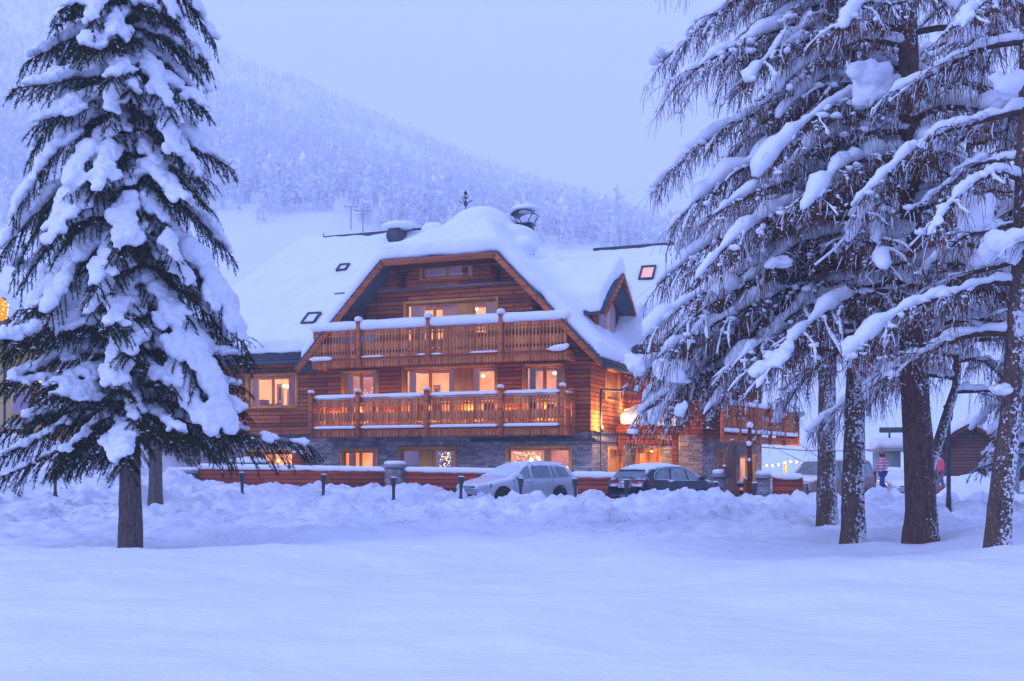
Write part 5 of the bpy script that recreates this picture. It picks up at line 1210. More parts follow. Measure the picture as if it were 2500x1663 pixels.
# chairlift
w = W(1963, 1005, 118); o = empty('lift_chair', w, 0, 'red chairlift carrier hanging over the snowfield right of the chalet', 'chairlift chair')
g = G(); g.box(-1.1, 1.1, -.5, .5, -1.0, .5); g.lathe([(.9, -1.1), (1.1, .5), (.7, .75)], (0, 0, 0), 12, sy=.5); g.build('carrier_shell', M['pink'] if False else M['wood_fence'], o, True)
g = G(); g.tube([(0, 0, .7), (.4, 0, 2.2), (1.3, 0, 3.4), (1.9, 0, 4.0)], .06, 6); g.build('hanger', M['steel'], o)
w = W(2121, 1052, 110); o = empty('lift_mast', w, 0, 'tall grey lattice lift mast rising between the larch trunks', 'lift mast'); g = G(); H_ = 13
g.tube([(.15, 0, -3), (-.35, 0, H_)], .28, 8); g.build('tube', M['steel'], o, True); g = G()
g.tube([(-.75, 0, -.5), (-1.2, 0, H_)], .05, 4); g.tube([(-.5, 0, -.5), (-.95, 0, H_)], .05, 4)
for k in range(36): z = k * .36; x = -.035 * z; g.tube([(-.78 + x, 0, z), (-.46 + x, 0, z)], .03, 4)
g.build('ladder', M['steel'], o); g = G(); g.tube([(-3, 0, H_), (2.4, 0, H_)], .2, 6); g.build('cross_arm', M['steel'], o)
for px, y0, y1, t, lab in ((857, 550, 505, 215, 'left of two far T-shaped lift pylons on the ski slope'), (886, 562, 515, 195, 'right of two far T-shaped lift pylons on the ski slope')):
    A, B = W(px, y0, t), W(px, y1, t); o = empty('lift_pylon', A, 0, lab, 'lift pylon', 'far lift pylons'); h = B.z - A.z; g = G(); g.tube([(0, 0, -3), (0, 0, h)], .13, 6); g.build('shaft', M['steel'], o)
    g = G(); g.tube([(-1.4, 0, h), (1.4, 0, h)], .12, 5); g.tube([(-1.1, 0, h - .6), (1.1, 0, h - .6)], .07, 5); g.build('cross_arm', M['steel'], o)
def cable(pts, r, label):
    g = G(); g.tube([tuple(p) for p in pts], r, 5); tag(g.build('overhead_cable', M['cable'], None), label, 'cable', 'overhead cables right of the chalet')
cable([W(1860, 1092, 80), W(1960, 1100, 78), W(2060, 1101, 76), W(2160, 1096, 74)], .035, 'nearly level overhead cable just above the string of bulbs')
cable([W(1900, 1048, 85), W(1960, 1090, 72), W(2010, 1125, 62)], .022, 'steep overhead cable running down to the brown van roof')
cable([W(1885, 1090, 70), W(1960, 1128, 62)], .02, 'short steep cable ending at the string of bulbs')
w = W(1985, 1120, 64); o = empty('glowing_pole', w, 0, 'thin pale leaning pole above the brown van', 'pole'); g = G(); g.tube([(.0, 0, -1), (-.05, 0, 0), (.25, 0, 1.4)], .035, 6); g.build('shaft', M['plate'], o)
# yellow house on the left
w = W(262, 1145, 61); o = empty('yellow_house', (w.x, w.y, -.3), R(6), 'yellow plastered house with brown flared corner behind the left spruce', 'house')
g = G(); g.prism([(-15, 0, 0), (-.8, 0, 0), (-.8, 0, 6.4), (-7.6, 0, 11.4), (-15, 0, 6.4)], (0, 9, 0)); g.build('plaster_wall', M['plaster'], o)
g = G(); g.prism([(-1.1, -.1, 1.6), (-.4, -.1, 1.6), (.5, -.1, 4.6), (.5, -.1, 6.0), (-1.1, -.1, 6.0)], (0, .5, 0)); g.build('flared_corner', M['wood_warm'], o); g = G(); g.prism([(-1.2, -.12, .2), (.1, -.12, .2), (-.3, -.12, 1.6), (-1.1, -.12, 1.6)], (0, .6, 0)); g.build('corner_base', M['plate_blue'] if False else M['tiles'], o)
g = G(); g.slab([(.9, -1.2, 5.4), (-7.6, -1.2, 11.8), (-7.6, 9.5, 11.8), (.9, 9.5, 5.4)], .2); g.slab([(-7.6, -1.2, 11.8), (-16, -1.2, 5.4), (-16, 9.5, 5.4), (-7.6, 9.5, 11.8)], .2); rf = g.build('roof', M['wood_dark'], o)
snow_slabs([([(.9, -1.2, 5.45), (-7.6, -1.2, 11.85), (-7.6, 9.5, 11.85), (.9, 9.5, 5.45)], .6), ([(-7.6, -1.2, 11.85), (-16, -1.2, 5.45), (-16, 9.5, 5.45), (-7.6, 9.5, 11.85)], .6)], .6, 'roof_snow', rf, .15, 6)
for (x, z) in ((-11.5, 2.3), (-6.5, 2.3), (-3.2, 2.3), (-9.5, 5.4), (-4.5, 5.4)):
    g = G(); g.box(x - .6, x + .6, -.05, .05, z - .7, z + .7); f = g.build('window', M['plaster'], o); g = G(); g.add([(x - .5, -.06, z - .6), (x + .5, -.06, z - .6), (x + .5, -.06, z + .6), (x - .5, -.06, z + .6)], [(0, 1, 2, 3)]); g.build('pane', M['room_dim'], f)
g = G()
for i, (px, py) in enumerate(((42, 925), (150, 922), (222, 940), (162, 972), (158, 966), (226, 930), (60, 1010), (100, 930))):
    for k in range(10):
        q = W(px + RNG.gauss(0, 4), py + RNG.gauss(0, 7), 58.5); q = Matrix.Rotation(-R(6), 3, 'Z') @ (q - Vector((w.x, w.y, -.3))); g.lathe([(.004, -.035), (.035, 0), (.004, .035)], tuple(q), 5)
g.build('fairy_lights', M['fairy'], o)
w = W(4, 752, 52); o = empty('lit_ornament', w, 0, 'golden glowing oval ornament at the left edge behind the spruce', 'christmas ornament'); g = G(); g.lathe([(.02, -.62), (.2, -.5), (.28, -.1), (.22, .3), (.08, .45), (.02, .5)], (0, 0, 0), 14)
g.build('shell', emit('gold_glow', (1.0, .42, .03), .75), o, True); g = G()
for k in range(40): a = RNG.uniform(0, 6.28); z = RNG.uniform(-.5, .35); r = .3 * math.cos(z * 1.6); g.lathe([(.004, -.02), (.02, 0), (.004, .02)], (r * math.cos(a), r * math.sin(a), z), 5)
g.build('fairy_lights', M['fairy'], o); g = G(); g.tube([(0, .3, .5), (0, .3, -9.2)], .06, 6); g.tube([(0, 0, .5), (0, .3, .5)], .03, 5); g.build('mast', M['metal_dark'], o)
# far conifers behind the chalet are separate from the forest mass
# ------------------------------------------------------------ trees
def polyline(p0, fn, n): return np.array([np.array(p0) + np.array(fn(i / (n - 1))) for i in range(n)])
def tri_cloud(name, P0, P1, wid, mat_, parent, nrm=None):
    """needle blades: from P0 to P1 with width wid, one triangle each"""
    D = P1 - P0; up = rng.normal(size=D.shape); s = np.cross(D, up); s /= np.linalg.norm(s, axis=1)[:, None] + 1e-9
    v = np.stack([P0 - s * wid[:, None], P0 + s * wid[:, None], P1], 1).reshape(-1, 3); n = len(P0)
    return mkmesh(name, bpy.data.meshes.new(name), v, np.arange(3 * n), np.full(n, 3), mat_, parent)
ICO = None
def ico():
    global ICO
    if ICO is None:
        import bmesh
        bm = bmesh.new(); bmesh.ops.create_icosphere(bm, subdivisions=2, radius=1.0); bm.verts.ensure_lookup_table()
        ICO = (np.array([v.co[:] for v in bm.verts]), np.array([[v.index for v in f.verts] for f in bm.faces])); bm.free()
    return ICO
def ICO1():
    p = (1 + 5 ** .5) / 2; v = np.array([(-1, p, 0), (1, p, 0), (-1, -p, 0), (1, -p, 0), (0, -1, p), (0, 1, p), (0, -1, -p), (0, 1, -p), (p, 0, -1), (p, 0, 1), (-p, 0, -1), (-p, 0, 1)]) / (1 + p * p) ** .5
    f = np.array([(0, 11, 5), (0, 5, 1), (0, 1, 7), (0, 7, 10), (0, 10, 11), (1, 5, 9), (5, 11, 4), (11, 10, 2), (10, 7, 6), (7, 1, 8), (3, 9, 4), (3, 4, 2), (3, 2, 6), (3, 6, 8), (3, 8, 9), (4, 9, 5), (2, 4, 11), (6, 2, 10), (8, 6, 7), (9, 8, 1)])
    return v, f
def blobs(name, C, A, B, Cc, rad, mat_, parent, voxel, it=4, disp=.06, seed=1, dscale=.25):
    """fused ellipsoids: centres C, axes A,B,Cc (unit), radii rad (n,3)"""
    iv, fc = ico(); n = len(C)
    v = C[:, None] + iv[None, :, 0:1] * A[:, None] * rad[:, None, 0:1] + iv[None, :, 1:2] * B[:, None] * rad[:, None, 1:2] + iv[None, :, 2:3] * Cc[:, None] * rad[:, None, 2:3]
    f = (fc[None] + (np.arange(n) * len(iv))[:, None, None]).reshape(-1)
    o = mkmesh(name, bpy.data.meshes.new(name), v.reshape(-1, 3), f, np.full(n * len(fc), 3), mat_, parent, True)
    if voxel:
        r = o.modifiers.new('r', 'REMESH'); r.mode = 'VOXEL'; r.voxel_size = voxel; r.use_smooth_shade = True
        s = o.modifiers.new('s', 'SMOOTH'); s.factor = .5; s.iterations = it
    tx = bpy.data.textures.new(name + str(seed), 'CLOUDS'); tx.noise_scale = dscale; tx.noise_depth = 2
    d = o.modifiers.new('d', 'DISPLACE'); d.texture = tx; d.texture_coords = 'LOCAL'; d.strength = disp; d.mid_level = .5
    tx2 = bpy.data.textures.new(name + 'f', 'CLOUDS'); tx2.noise_scale = .07; tx2.noise_depth = 1; d2 = o.modifiers.new('e', 'DISPLACE'); d2.texture = tx2; d2.texture_coords = 'LOCAL'; d2.strength = disp * .38; d2.mid_level = .5
    return o
def trunk_mesh(base, path, rad, m, parent, seed, n=22, flare=.35):
    pts = np.array(path, float); z = pts[:, 2]; L = len(pts); g = G()
    zz = np.linspace(0, 1, 60); P = np.stack([np.interp(zz, np.linspace(0, 1, L), pts[:, k]) for k in range(3)], -1); Rr = np.interp(zz, np.linspace(0, 1, L), rad)
    h = P[:, 2] - P[0, 2]; Rr = Rr * (1 + flare * np.exp(-h / .35))
    an = np.arange(n) * 2 * math.pi / n; tot = []
    v = []
    for i in range(60):
        rr = Rr[i] * (1 + .20 * fbm(np.cos(an) * 2.2 + 5, np.sin(an) * 2.2 + 5, h[i] * 1.1, seed, 4) + .05 * fbm(np.cos(an) * 6 + 5, np.sin(an) * 6 + 5, h[i] * 5, seed + 9, 2))
        v.append(np.stack([P[i, 0] + rr * np.cos(an), P[i, 1] + rr * np.sin(an), np.full(n, P[i, 2])], -1))
    v = np.concatenate(v); f = [(i * n + j, i * n + (j + 1) % n, (i + 1) * n + (j + 1) % n, (i + 1) * n + j) for i in range(59) for j in range(n)]
    g.add(v, f); return g.build('trunk', m, parent, True)

def spruce(label, base, H, L0, h0, nb, seed, rt, extra=(), fol=1.0, lowdark=True, voxel=.038, zlean=(0, 0)):
    r = np.random.default_rng(seed); o = empty('spruce_tree', base, 0, label, 'spruce', 'snow-laden spruces')
    path = [(0, 0, -.3), (.02, 0, 1.0), (.0, 0, 2.2), (zlean[0], 0, 5), (zlean[0] * 1.2, 0, 9), (0, 0, H)]
    trunk_mesh(None, path, [rt, rt * .93, rt * .82, rt * .7, rt * .5, .02], M['bark_spruce'], o, seed)
    br = []
    for i in range(nb):
        f = (i + r.random() * .8) / nb; h = h0 + (H - h0 - .2) * f ** 1.0
        Lb = L0 * (1 - (h - h0) / (H - h0 + .3)) ** .50 * r.uniform(.72, 1.12); a = i * 2.39996 + r.uniform(-.35, .35)
        Lb *= 1 + .22 * max(0, -math.cos(a)); st_ = r.random(); br.append((a, h, Lb, (r.uniform(.35, .6) if st_ < .3 else r.uniform(.65, 1.1)) * (1 if f > .16 else .42), r.uniform(.12, .3), r.uniform(.8, 1.35) * (1 if f > .10 else .8)))
    for e in extra: br.append(e)
    bw = G(); P0s, P1s, wd = [], [], []; SC, SA, SB, SN, SR = [], [], [], [], []
    for (a, h, Lb, dr, up, sn) in br:
        n = 16; s = np.linspace(0, 1, n); d = np.array([math.cos(a), math.sin(a), 0]); side = np.array([-d[1], d[0], 0]); bend = r.uniform(-.12, .12)
        cur = np.zeros((n, 3)); cur += d * (s * Lb * (1 - .15 * s * dr))[:, None]; cur[:, 2] = h + Lb * (up * .6 * s - (dr + up * .4) * s ** 1.7 + .12 * np.clip(s - .75, 0, 1) * 2)
        cur += side * (bend * Lb * s ** 2)[:, None]
        bw.tube(cur, np.linspace(.035 + .01 * Lb, .008, n), 5)
        tg = np.gradient(cur, axis=0); tg /= np.linalg.norm(tg, axis=1)[:, None]
        # side branchlets with needles
        nbk = int(Lb * 13 * fol) + 4
        for k in range(nbk):
            q = .10 + .90 * (k + r.random()) / nbk; i = min(n - 2, int(q * (n - 1))); p = cur[i] + (cur[i + 1] - cur[i]) * (q * (n - 1) - i)
            sg = 1 if k % 2 else -1; lb = Lb * (.10 + .22 * (1 - q)) * r.uniform(.6, 1.2) + .10
            dv = tg[i] * .65 + side * sg * r.uniform(.5, 1.0) + np.array([0, 0, -r.uniform(.15, .8)]); dv /= np.linalg.norm(dv)
            m = int((36 + lb * 130) * fol); u = r.random(m); drop = np.array([0, 0, -1.0])
            c = p + dv * (u * lb)[:, None] + drop * (.35 * lb * u ** 2)[:, None]
            dirn = dv * r.uniform(.25, .9, m)[:, None] + r.normal(size=(m, 3)) * .42 + drop * r.uniform(.1, .75, m)[:, None]; dirn /= np.linalg.norm(dirn, axis=1)[:, None]
            ln = r.uniform(.045, .12, m); P0s.append(c); P1s.append(c + dirn * ln[:, None]); wd.append(r.uniform(.004, .009, m))
        m = int(Lb * 60 * fol); u = r.random(m); ii = np.minimum((u * (n - 1)).astype(int), n - 2); c = cur[ii]; dirn = r.normal(size=(m, 3)) * .5 + tg[ii] * .8; dirn /= np.linalg.norm(dirn, axis=1)[:, None]
        P0s.append(c); P1s.append(c + dirn * .11); wd.append(np.full(m, .011))
        # snow load: a broad lumpy pad over the branch and its fans
        if sn > 0:
            q = r.uniform(.10, .25); gapc = r.uniform(.0, .16)
            end = r.uniform(.88, .99)
            while q < end:
                i = min(n - 2, int(q * (n - 1))); p = cur[i] + (cur[i + 1] - cur[i]) * (q * (n - 1) - i); T_ = tg[i]; nn = np.cross(T_, side); nn = nn if nn[2] > 0 else -nn
                wsh = math.sin(min(1, q * 1.15) * math.pi * .80 + .25); hw = (.09 + .10 * Lb * wsh * .62) * sn * r.uniform(.5, 1.25); th = hw * r.uniform(.42, .62); le = hw * r.uniform(.8, 1.5) + .05
                SC.append(p + nn * (.03 + th * .55) + side * r.uniform(-.35, .35) * hw + np.array([0, 0, .02])); SA.append(T_); SB.append(side); SN.append(nn); SR.append((le, hw, th))
                if r.random() < .5:
                    sg = r.choice([-1, 1]); SC.append(p + side * sg * hw * 1.0 + nn * .03 + np.array([0, 0, -.12 * hw - .03])); SA.append(T_); SB.append(side); SN.append(nn); SR.append((le * .7, hw * .6, th * .55))
                q += le * .62 / Lb
                if r.random() < gapc: q += .10
    bw.build('branches', M['bark_spruce'], o, True)
    P0s, P1s, wd = np.concatenate(P0s), np.concatenate(P1s), np.concatenate(wd)
    tri_cloud('foliage', P0s, P1s, wd, M['needles'], o)
    blobs('snow_load', *(np.array(x) for x in (SC, SA, SB, SN, SR)), M['snow'], o, voxel, 2, .15, seed, .20)
    # powder on the needles: small flecks
    k = rng.choice(len(P0s), min(len(P0s), int(9000 * fol)), replace=False); g = P0s[k] + np.array([0, 0, .02]); iv = np.array([(1, 0, 0), (-.5, .87, 0), (-.5, -.87, 0), (0, 0, .7)])
    sz = r.uniform(.008, .032, len(k)) * (1 + (r.random(len(k)) < .1) * 1.2); v = g[:, None] + iv[None] * sz[:, None, None]; f = (np.array([(0, 1, 3), (1, 2, 3), (2, 0, 3)])[None] + (np.arange(len(k)) * 4)[:, None, None]).reshape(-1)
    mkmesh('powder_flecks', bpy.data.meshes.new('flecks'), v.reshape(-1, 3), f, np.full(len(k) * 3, 3), M['snow'], o)
    return o
SPX = W(318, 1317, 21.9)
A0 = math.atan2(0, 1)
ex1 = [(0.05, 2.95, 3.75, .24, .0, .50), (-.25, 3.0, 2.3, .28, .1, .45), (-.35, 5.2, 3.0, 1.15, .1, 1.35), (-.15, 6.6, 2.9, 1.0, .15, 1.25), (-.6, 4.6, 2.5, .95, .1, 1.1),
       (math.pi - .1, 3.2, 3.0, .32, .1, .5), (math.pi + .5, 3.0, 2.6, .45, .05, .4), (math.pi - .5, 2.8, 2.2, .4, .1, .35), (-1.2, 3.4, 1.9, .5, .1, .7), (-1.9, 3.0, 1.9, .55, .1, .5), (-2.5, 2.5, 2.6, .42, .1, .15),
       (math.pi + .25, 2.2, 1.5, .35, .1, .1), (-2.2, 6.4, 2.4, 1.0, .2, 1.3), (-1.45, 5.3, 2.0, 1.1, .2, 1.4), (-2.0, 8.2, 2.1, 1.0, .2, 1.3), (-1.2, 7.7, 1.9, 1.1, .2, 1.3), (-1.55, 9.6, 1.6, 1.0, .2, 1.3), (-.6, 9.3, 1.9, 1.0, .2, 1.2)]
sp1 = spruce('big snow-laden spruce in the left foreground, its trunk bare near the ground', (SPX.x, SPX.y, G0(SPX.x, SPX.y)), 19.5, 2.50, 2.6, 215, 11, .235, ex1)
q2 = W(378, 1247, 31.5)
sp2 = spruce('second spruce directly behind the big left spruce, with a thinner trunk', (q2.x, q2.y, G0(q2.x, q2.y) + .05), 18.0, 2.9, 2.9, 90, 23, .20, [], .55, voxel=.06)

def larch(label, base, H, h0, nb, L0, rt, path, seed, m, azs=None, dens=1.0, rad=None, voxel=.04, big=(), limb_up=.15, drop=.38, az_bias=None, extra=()):
    r = np.random.default_rng(seed); o = empty('larch_tree', base, 0, label, 'larch', 'snow-covered larches on the right')
    P = np.array(path, float)
    trunk_mesh(None, path, rad or list(np.linspace(rt, .04, len(path))), m, o, seed, flare=.34)
    clump_c, clump_s = [], []
    Z = P[:, 2]; lb = G(); tw_s, tw_d, tw_l = [], [], []; SC, SA, SB, SN, SR = [], [], [], [], []; sec = G(); small = G()
    def seg(cur, n, sc):
        return cur
    brs = []
    for i in range(nb):
        f = (i + r.random()) / nb; h = h0 + (H - h0) * f; a = i * 2.39996 + r.uniform(-.4, .4)
        if az_bias is not None and r.random() < az_bias[2]: a = az_bias[0] + r.uniform(-az_bias[1], az_bias[1])
        if math.sin(a) < -.75 and r.random() < .75: continue
        brs.append((a, h, L0 * (1 - .55 * f) * r.uniform(.6, 1.1), limb_up * r.uniform(.3, 1.5), drop * r.uniform(.7, 1.4)))
    brs += list(extra)
    for (a, h, Lb, up, dr) in brs:
        bx, by = np.interp(h, Z, P[:, 0]), np.interp(h, Z, P[:, 1]); d = np.array([math.cos(a), math.sin(a), 0]); side = np.array([-d[1], d[0], 0]); n = 18; s = np.linspace(0, 1, n)
        cur = np.array([bx, by, h]) + d * (s * Lb * (1 - .1 * s))[:, None] + side * (r.uniform(-.12, .12) * Lb * s ** 2 + .05 * Lb * .3 * np.sin(s * 7 + r.uniform(0, 6)))[:, None]
        cur[:, 2] += Lb * (up * s - (dr + up * .6) * s ** 2) + .03 * np.sin(s * 11 + r.uniform(0, 6))
        R0 = .022 + .010 * Lb; rr = np.linspace(R0, .008, n); lb.tube(cur, rr, 6); tg = np.gradient(cur, axis=0); tg /= np.linalg.norm(tg, axis=1)[:, None]
        chains = [(cur, Lb, 1.0)]
        ns = int(Lb * 5.0)
        for k in range(ns):
            q = .18 + .80 * (k + r.random()) / ns; i = min(n - 2, int(q * (n - 1))); sg = 1 if k % 2 else -1; l2 = r.uniform(.35, 1.0) * Lb * .27 * (1.25 - q * .7) + .15
            dv = tg[i] * r.uniform(.4, 1.0) + side * sg * r.uniform(.5, 1.1) + np.array([0, 0, r.uniform(-.35, .25)]); dv /= np.linalg.norm(dv); m2 = 8; s2 = np.linspace(0, 1, m2)
            c2 = cur[i] + dv * (s2 * l2)[:, None]; c2[:, 2] -= (.30 * l2 * s2 ** 2); c2 += side * (.04 * np.sin(s2 * 6 + r.uniform(0, 6)))[:, None]; sec.tube(c2, np.linspace(.011, .004, m2), 4); chains.append((c2, l2, .5))
        for (c, L_, w_) in chains:
            m3 = int(L_ * (22 if w_ == 1 else 27) * dens); u = r.uniform(.12 if w_ == 1 else .05, 1, m3); ii = u * (len(c) - 1); i0 = np.minimum(ii.astype(int), len(c) - 2); p = c[i0] + (c[i0 + 1] - c[i0]) * (ii - i0)[:, None]
            tw_s.append(p); dd = (c[i0 + 1] - c[i0]); dd /= np.linalg.norm(dd, axis=1)[:, None] + 1e-9; tw_d.append(dd * r.uniform(.0, 1.0, m3)[:, None] + r.normal(size=(m3, 3)) * .38 + np.array([0, 0, -.15])); tw_l.append(r.uniform(.16, .62, m3) * (.75 + .4 * w_))
            kc = max(2, int(L_ * (7 if w_ == 1 else 9))); u = r.uniform(.1, 1, kc) * (len(c) - 1.01); i0 = u.astype(int); q_ = c[i0] + (c[i0 + 1] - c[i0]) * (u - i0)[:, None]; s_ = r.uniform(.010, .032, kc) * (1 + 1.3 * (r.random(kc) < .12)); q_[:, 2] += s_ * .5; q_[:, :2] += r.normal(size=(kc, 2)) * .02
            clump_c.append(q_); clump_s.append(np.stack([s_ * r.uniform(.8, 1.9, kc), s_ * r.uniform(.8, 1.5, kc), s_ * r.uniform(.6, .9, kc)], -1))
            # snow rope lying along the branch
            mm_ = max(5, int(L_ / (.075 if w_ == 1 else .10))); tq = np.linspace(0, len(c) - 1, mm_); pc = np.stack([np.interp(tq, np.arange(len(c)), c[:, k]) for k in range(3)], -1)
            base_r = (.055 + .013 * L_) if w_ == 1 else .017; nv = fbm(tq * (.55 if w_ == 1 else .9) + r.uniform(0, 99), .5, 0, seed, 2); rad_ = base_r * np.clip(.85 + 2.4 * nv, .08, 1.9); rad_ = np.convolve(np.pad(rad_, 1, 'edge'), [.25, .5, .25], 'valid'); rad_[0] *= .3; rad_[-1] *= .4
            if w_ == 1: pc[:, 2] += rad_ * .75 + R0 * .5; small.tube(pc, rad_, 8, sq=.85)
            elif r.random() < .34: pc[:, 2] += rad_ * .7 + .006; small.tube(pc, rad_, 6, sq=.9)
        # larger pads
        q = r.uniform(.25, .5)
        while q < .97:
            i = min(n - 2, int(q * (n - 1))); w_ = r.uniform(.06, .13) * (1.5 if r.random() < .16 else 1)
            nn = np.cross(tg[i], side); nn = nn if nn[2] > 0 else -nn
            for k in range(5):
                e = w_ * r.uniform(.45, 1.0); SC.append(cur[i] + tg[i] * (k - 2) * w_ * .75 + side * r.uniform(-1.1, 1.1) * w_ + nn * e * .5 + np.array([0, 0, -.05 * w_])); SA.append(tg[i]); SB.append(side); SN.append(nn); SR.append((e * r.uniform(.9, 1.5), e, e * .62))
            q += r.uniform(.16, .42)
    for (x, y, z, rx, rz_) in big:
        c0 = np.array([x, y, z])
        for k in range(16):
            of = np.clip(r.normal(size=3), -1.3, 1.3) * np.array([rx * .42, .12, rz_ * .38]); SC.append(c0 + of); SA.append(np.array([1, 0, 0])); SB.append(np.array([0, 1, 0])); SN.append(np.array([0, 0, 1])); e = r.uniform(.34, .58); SR.append((rx * e, min(rx, rz_) * e * .7, rz_ * e))
    iv1 = ICO1(); cc = np.concatenate(clump_c); nc = len(cc); cs = np.concatenate(clump_s)
    pv = cc[:, None] + iv1[0][None] * cs[:, None, :] * r.uniform(.75, 1.25, (nc, 12, 1)); mkmesh('snow_clumps', bpy.data.meshes.new('clumps'), pv.reshape(-1, 3), (iv1[1][None] + (np.arange(nc) * 12)[:, None, None]).reshape(-1), np.full(nc * 20, 3), M['snow'], o, True)
    lb.build('limbs', M['limb'], o, True); sec.build('branches', M['limb'], o, False); bs_ = small.build('branch_snow', M['snow'], o, True); t9 = bpy.data.textures.new('bs', 'CLOUDS'); t9.noise_scale = .10; t9.noise_depth = 2; d9 = bs_.modifiers.new('d', 'DISPLACE'); d9.texture = t9; d9.texture_coords = 'LOCAL'; d9.strength = .085; d9.mid_level = .55
    s_, d_, l_ = np.concatenate(tw_s), np.concatenate(tw_d), np.concatenate(tw_l); K = len(s_); d_ /= np.linalg.norm(d_, axis=1)[:, None] + 1e-9
    nseg = 5; pts = [s_]; dcur = d_.copy()
    for k in range(nseg - 1):
        dcur = dcur + np.array([0, 0, -.55]) + r.normal(size=(K, 3)) * .16; dcur /= np.linalg.norm(dcur, axis=1)[:, None]; pts.append(pts[-1] + dcur * (l_ / (nseg - 1))[:, None])
    pts = np.stack(pts, 1); an = np.arange(3) * 2 * math.pi / 3; rw = np.linspace(.0052, .0028, nseg); ring_ = np.stack([np.cos(an), np.sin(an), 0 * an], -1)
    v = pts[:, :, None] + ring_[None, None] * rw[None, :, None, None] * r.uniform(.7, 1.35, K)[:, None, None, None]; v[:, 0, :, 2] += 0
    f = []
    for i in range(nseg - 1):
        for j in range(3): f.append((i * 3 + j, i * 3 + (j + 1) % 3, (i + 1) * 3 + (j + 1) % 3, (i + 1) * 3 + j))
    f = (np.array(f)[None] + (np.arange(K) * nseg * 3)[:, None, None]).reshape(-1); mkmesh('twigs', bpy.data.meshes.new('twigs'), v.reshape(-1, 3), f, np.full(K * (nseg - 1) * 3, 4), M['twigs'], o)
    ks = r.choice(K, int(K * .30), replace=False); a0 = r.integers(0, 2, len(ks)); q3 = np.stack([pts[ks, a0 + i] for i in range(3)], 1); q3[:, :, 2] += .007; rw2 = np.array([.009, .008, .003]); v2 = q3[:, :, None] + ring_[None, None] * rw2[None, :, None, None] * r.uniform(.6, 1.5, len(ks))[:, None, None, None]
    f2 = []
    for i in range(2):
        for j in range(3): f2.append((i * 3 + j, i * 3 + (j + 1) % 3, (i + 1) * 3 + (j + 1) % 3, (i + 1) * 3 + j))
    mkmesh('twig_snow', bpy.data.meshes.new('twig_snow'), v2.reshape(-1, 3), (np.array(f2)[None] + (np.arange(len(ks)) * 9)[:, None, None]).reshape(-1), np.full(len(ks) * 6, 4), M['snow'], o)
    # snow specks held in the twigs
    k = r.choice(K, int(K * .5), replace=False); j = r.integers(1, nseg, len(k)); c = pts[k, j]; iv = np.array([(1, 0, 0), (-.5, .87, 0), (-.5, -.87, 0), (0, 0, 1.0), (0, 0, -.7)]); sz = r.uniform(.008, .022, len(k)) * (1 + 1.0 * (r.random(len(k)) < .08))
    v = c[:, None] + iv[None] * sz[:, None, None]; f = (np.array([(0, 1, 3), (1, 2, 3), (2, 0, 3), (1, 0, 4), (2, 1, 4), (0, 2, 4)])[None] + (np.arange(len(k)) * 5)[:, None, None]).reshape(-1)
    mkmesh('snow_flecks', bpy.data.meshes.new('flecks'), v.reshape(-1, 3), f, np.full(len(k) * 6, 3), M['snow'], o)
    blobs('snow_load', *(np.array(x) for x in (SC, SA, SB, SN, SR)), M['snow'], o, voxel, 2, .07, seed, .14)
    return o
def bigs(base, t, L): # pixel blobs -> local big pads near depth t
    out_ = []
    for (px, py, rx, rz_, dt) in L: p = W(px, py, t + dt) - Vector(base); out_.append((p.x, p.y, p.z, rx, rz_))
    return out_
b3 = W(2250, 1330, 20.4); B3 = (b3.x, b3.y, G0(b3.x, b3.y))
larch('thickest larch of the right group, straight reddish trunk', B3, 17, 3.8, 62, 4.9, .30, [(0, 0, -.2), (-.04, 0, 1.2), (-.14, 0, 3.2), (-.2, 0, 6), (-.25, 0, 10), (-.25, 0, 17.5)], 31, M['bark'],
   rad=[.30, .275, .235, .20, .16, .05], az_bias=(math.pi + .35, .6, .42),
   big=bigs(B3, 20.4, [(2120, 190, .42, .34, -1.6), (2130, 235, .36, .22, -1.6), (2215, 668, .24, .22, -.7), (2265, 740, .16, .2, -.6), (2290, 790, .12, .16, -.6), (1900, 640, .25, .14, -1.5), (2020, 440, .25, .16, -1.5)]),
   extra=[(math.pi + .10, 5.6, 5.6, .05, .36), (math.pi + .22, 4.9, 5.5, .02, .30), (math.pi - .12, 4.5, 5.3, .0, .28), (math.pi + .35, 6.6, 5.2, .05, .42), (math.pi + .05, 7.6, 4.9, .1, .40), (-.3, 4.6, 3.4, .1, .25), (-.5, 6.4, 3.2, .15, .3), (math.pi + .1, 9.5, 5.0, .2, .35), (math.pi - .15, 10.6, 5.2, .2, .35), (math.pi + .2, 11.4, 5.0, .2, .3), (math.pi, 8.4, 5.2, .15, .4)])
b2 = W(2085, 1330, 20.4 + .3); B2 = (b2.x, b2.y, G0(b2.x, b2.y))
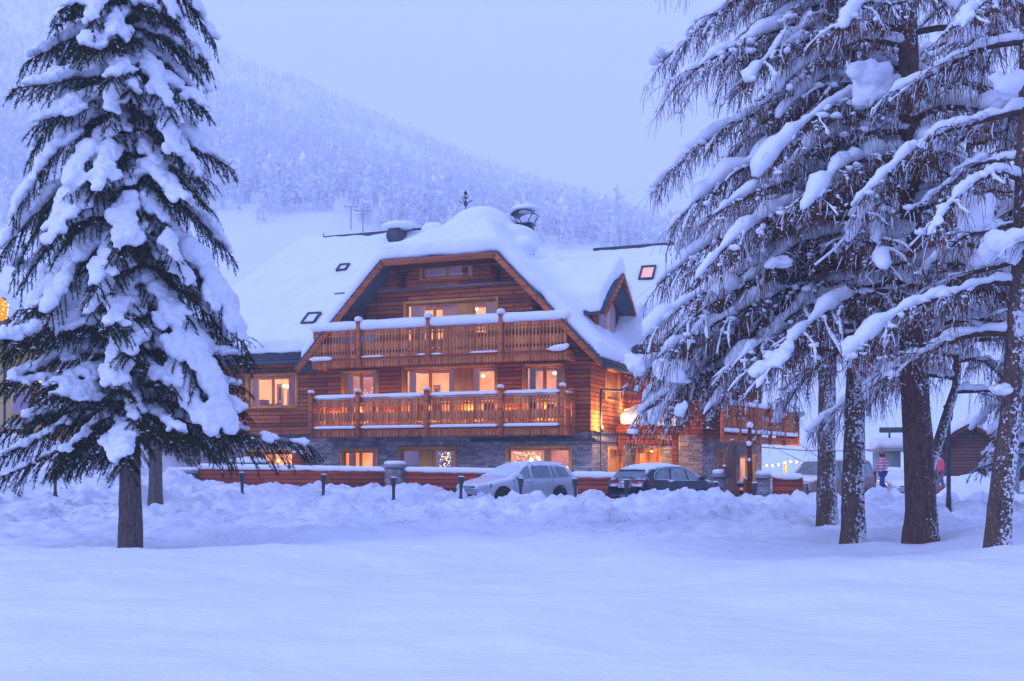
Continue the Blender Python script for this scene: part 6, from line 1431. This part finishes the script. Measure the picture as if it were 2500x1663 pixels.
larch('second larch, slimmer trunk just left of the thickest one', B2, 16.0, 3.9, 50, 4.2, .22, [(0, 0, -.2), (-.02, 0, 1.2), (.04, 0, 3.2), (.08, 0, 6), (.05, 0, 10), (.0, 0, 16.5)], 37, M['bark_snow'],
   rad=[.225, .20, .17, .14, .11, .04], az_bias=(math.pi, .8, .35),
   big=bigs(B2, 20.4, [(1560, 885, .26, .2, -.8), (1640, 905, .34, .22, -.9), (1800, 560, .34, .20, -.6), (1660, 1000, .12, .20, -.6)]),
   extra=[(math.pi + .12, 4.9, 4.3, .0, .62), (math.pi - .2, 4.7, 4.0, .0, .60), (math.pi + .3, 4.4, 3.6, .0, .55), (math.pi + .0, 5.3, 4.4, .0, .66), (math.pi + .05, 4.6, 4.6, .08, .34), (math.pi - .1, 4.0, 4.4, .12, .34), (math.pi + .3, 5.4, 4.3, .05, .4), (math.pi - .35, 5.0, 4.2, .05, .35), (math.pi + .15, 3.7, 4.5, .10, .30), (math.pi - .05, 6.4, 4.2, .1, .4)])
b1 = W(2022, 1268, 27.0); B1 = (b1.x, b1.y, G0(b1.x, b1.y))
larch('third larch, flecked trunk farther back on the left of the group', B1, 16.0, 4.6, 52, 4.6, .24, [(0, 0, -.2), (-.04, 0, 1.5), (-.02, 0, 3.5), (-.2, 0, 7), (-.2, 0, 16.5)], 41, M['bark_snow'], rad=[.25, .225, .20, .15, .04], dens=.8, voxel=.055)
b4 = W(2432, 1372, 16.6); B4 = (b4.x, b4.y, G0(b4.x, b4.y))
larch('leaning snow-flecked larch at the right edge', B4, 12.5, 3.1, 46, 3.3, .17, [(0, 0, -.2), (.07, 0, .9), (.22, 0, 2.2), (.34, 0, 4), (.45, 0, 7), (.45, 0, 13)], 47, M['bark_snow'], rad=[.175, .165, .15, .13, .10, .03],
   big=bigs(B4, 16.6, [(2450, 600, .32, .26, -.8), (2440, 950, .16, .12, -.3), (2470, 200, .3, .22, -.5), (2360, 80, .34, .18, .0), (2380, 520, .3, .3, -.4)]))
b5 = W(2245, 1300, 24); B5 = (b5.x, b5.y, G0(b5.x, b5.y))
larch('bushy larch behind the black lamp post, with moss on its leaning trunk', B5, 15, 3.0, 60, 3.8, .16, [(0, 0, -.2), (.05, 0, .8), (.42, 0, 2.0), (.80, 0, 3.2), (1.5, 0, 16)], 53, M['bark_snow'], dens=.9, rad=[.13, .12, .11, .09, .03], voxel=.05)
q6 = W(2555, 1225, 30); spruce('small spruce with snowy boughs in front of the barn', (q6.x, q6.y, .1), 7.0, 2.3, 1.5, 34, 61, .12, (), .5, voxel=.06)

for o_ in S.objects:
    if o_.name.split('.')[0] in ('fairy_lights', 'powder_flecks', 'snow_flecks', 'twig_snow', 'twigs', 'snow_clumps', 'foliage', 'roof_tiles') and o_.parent: o_['kind'] = 'stuff'
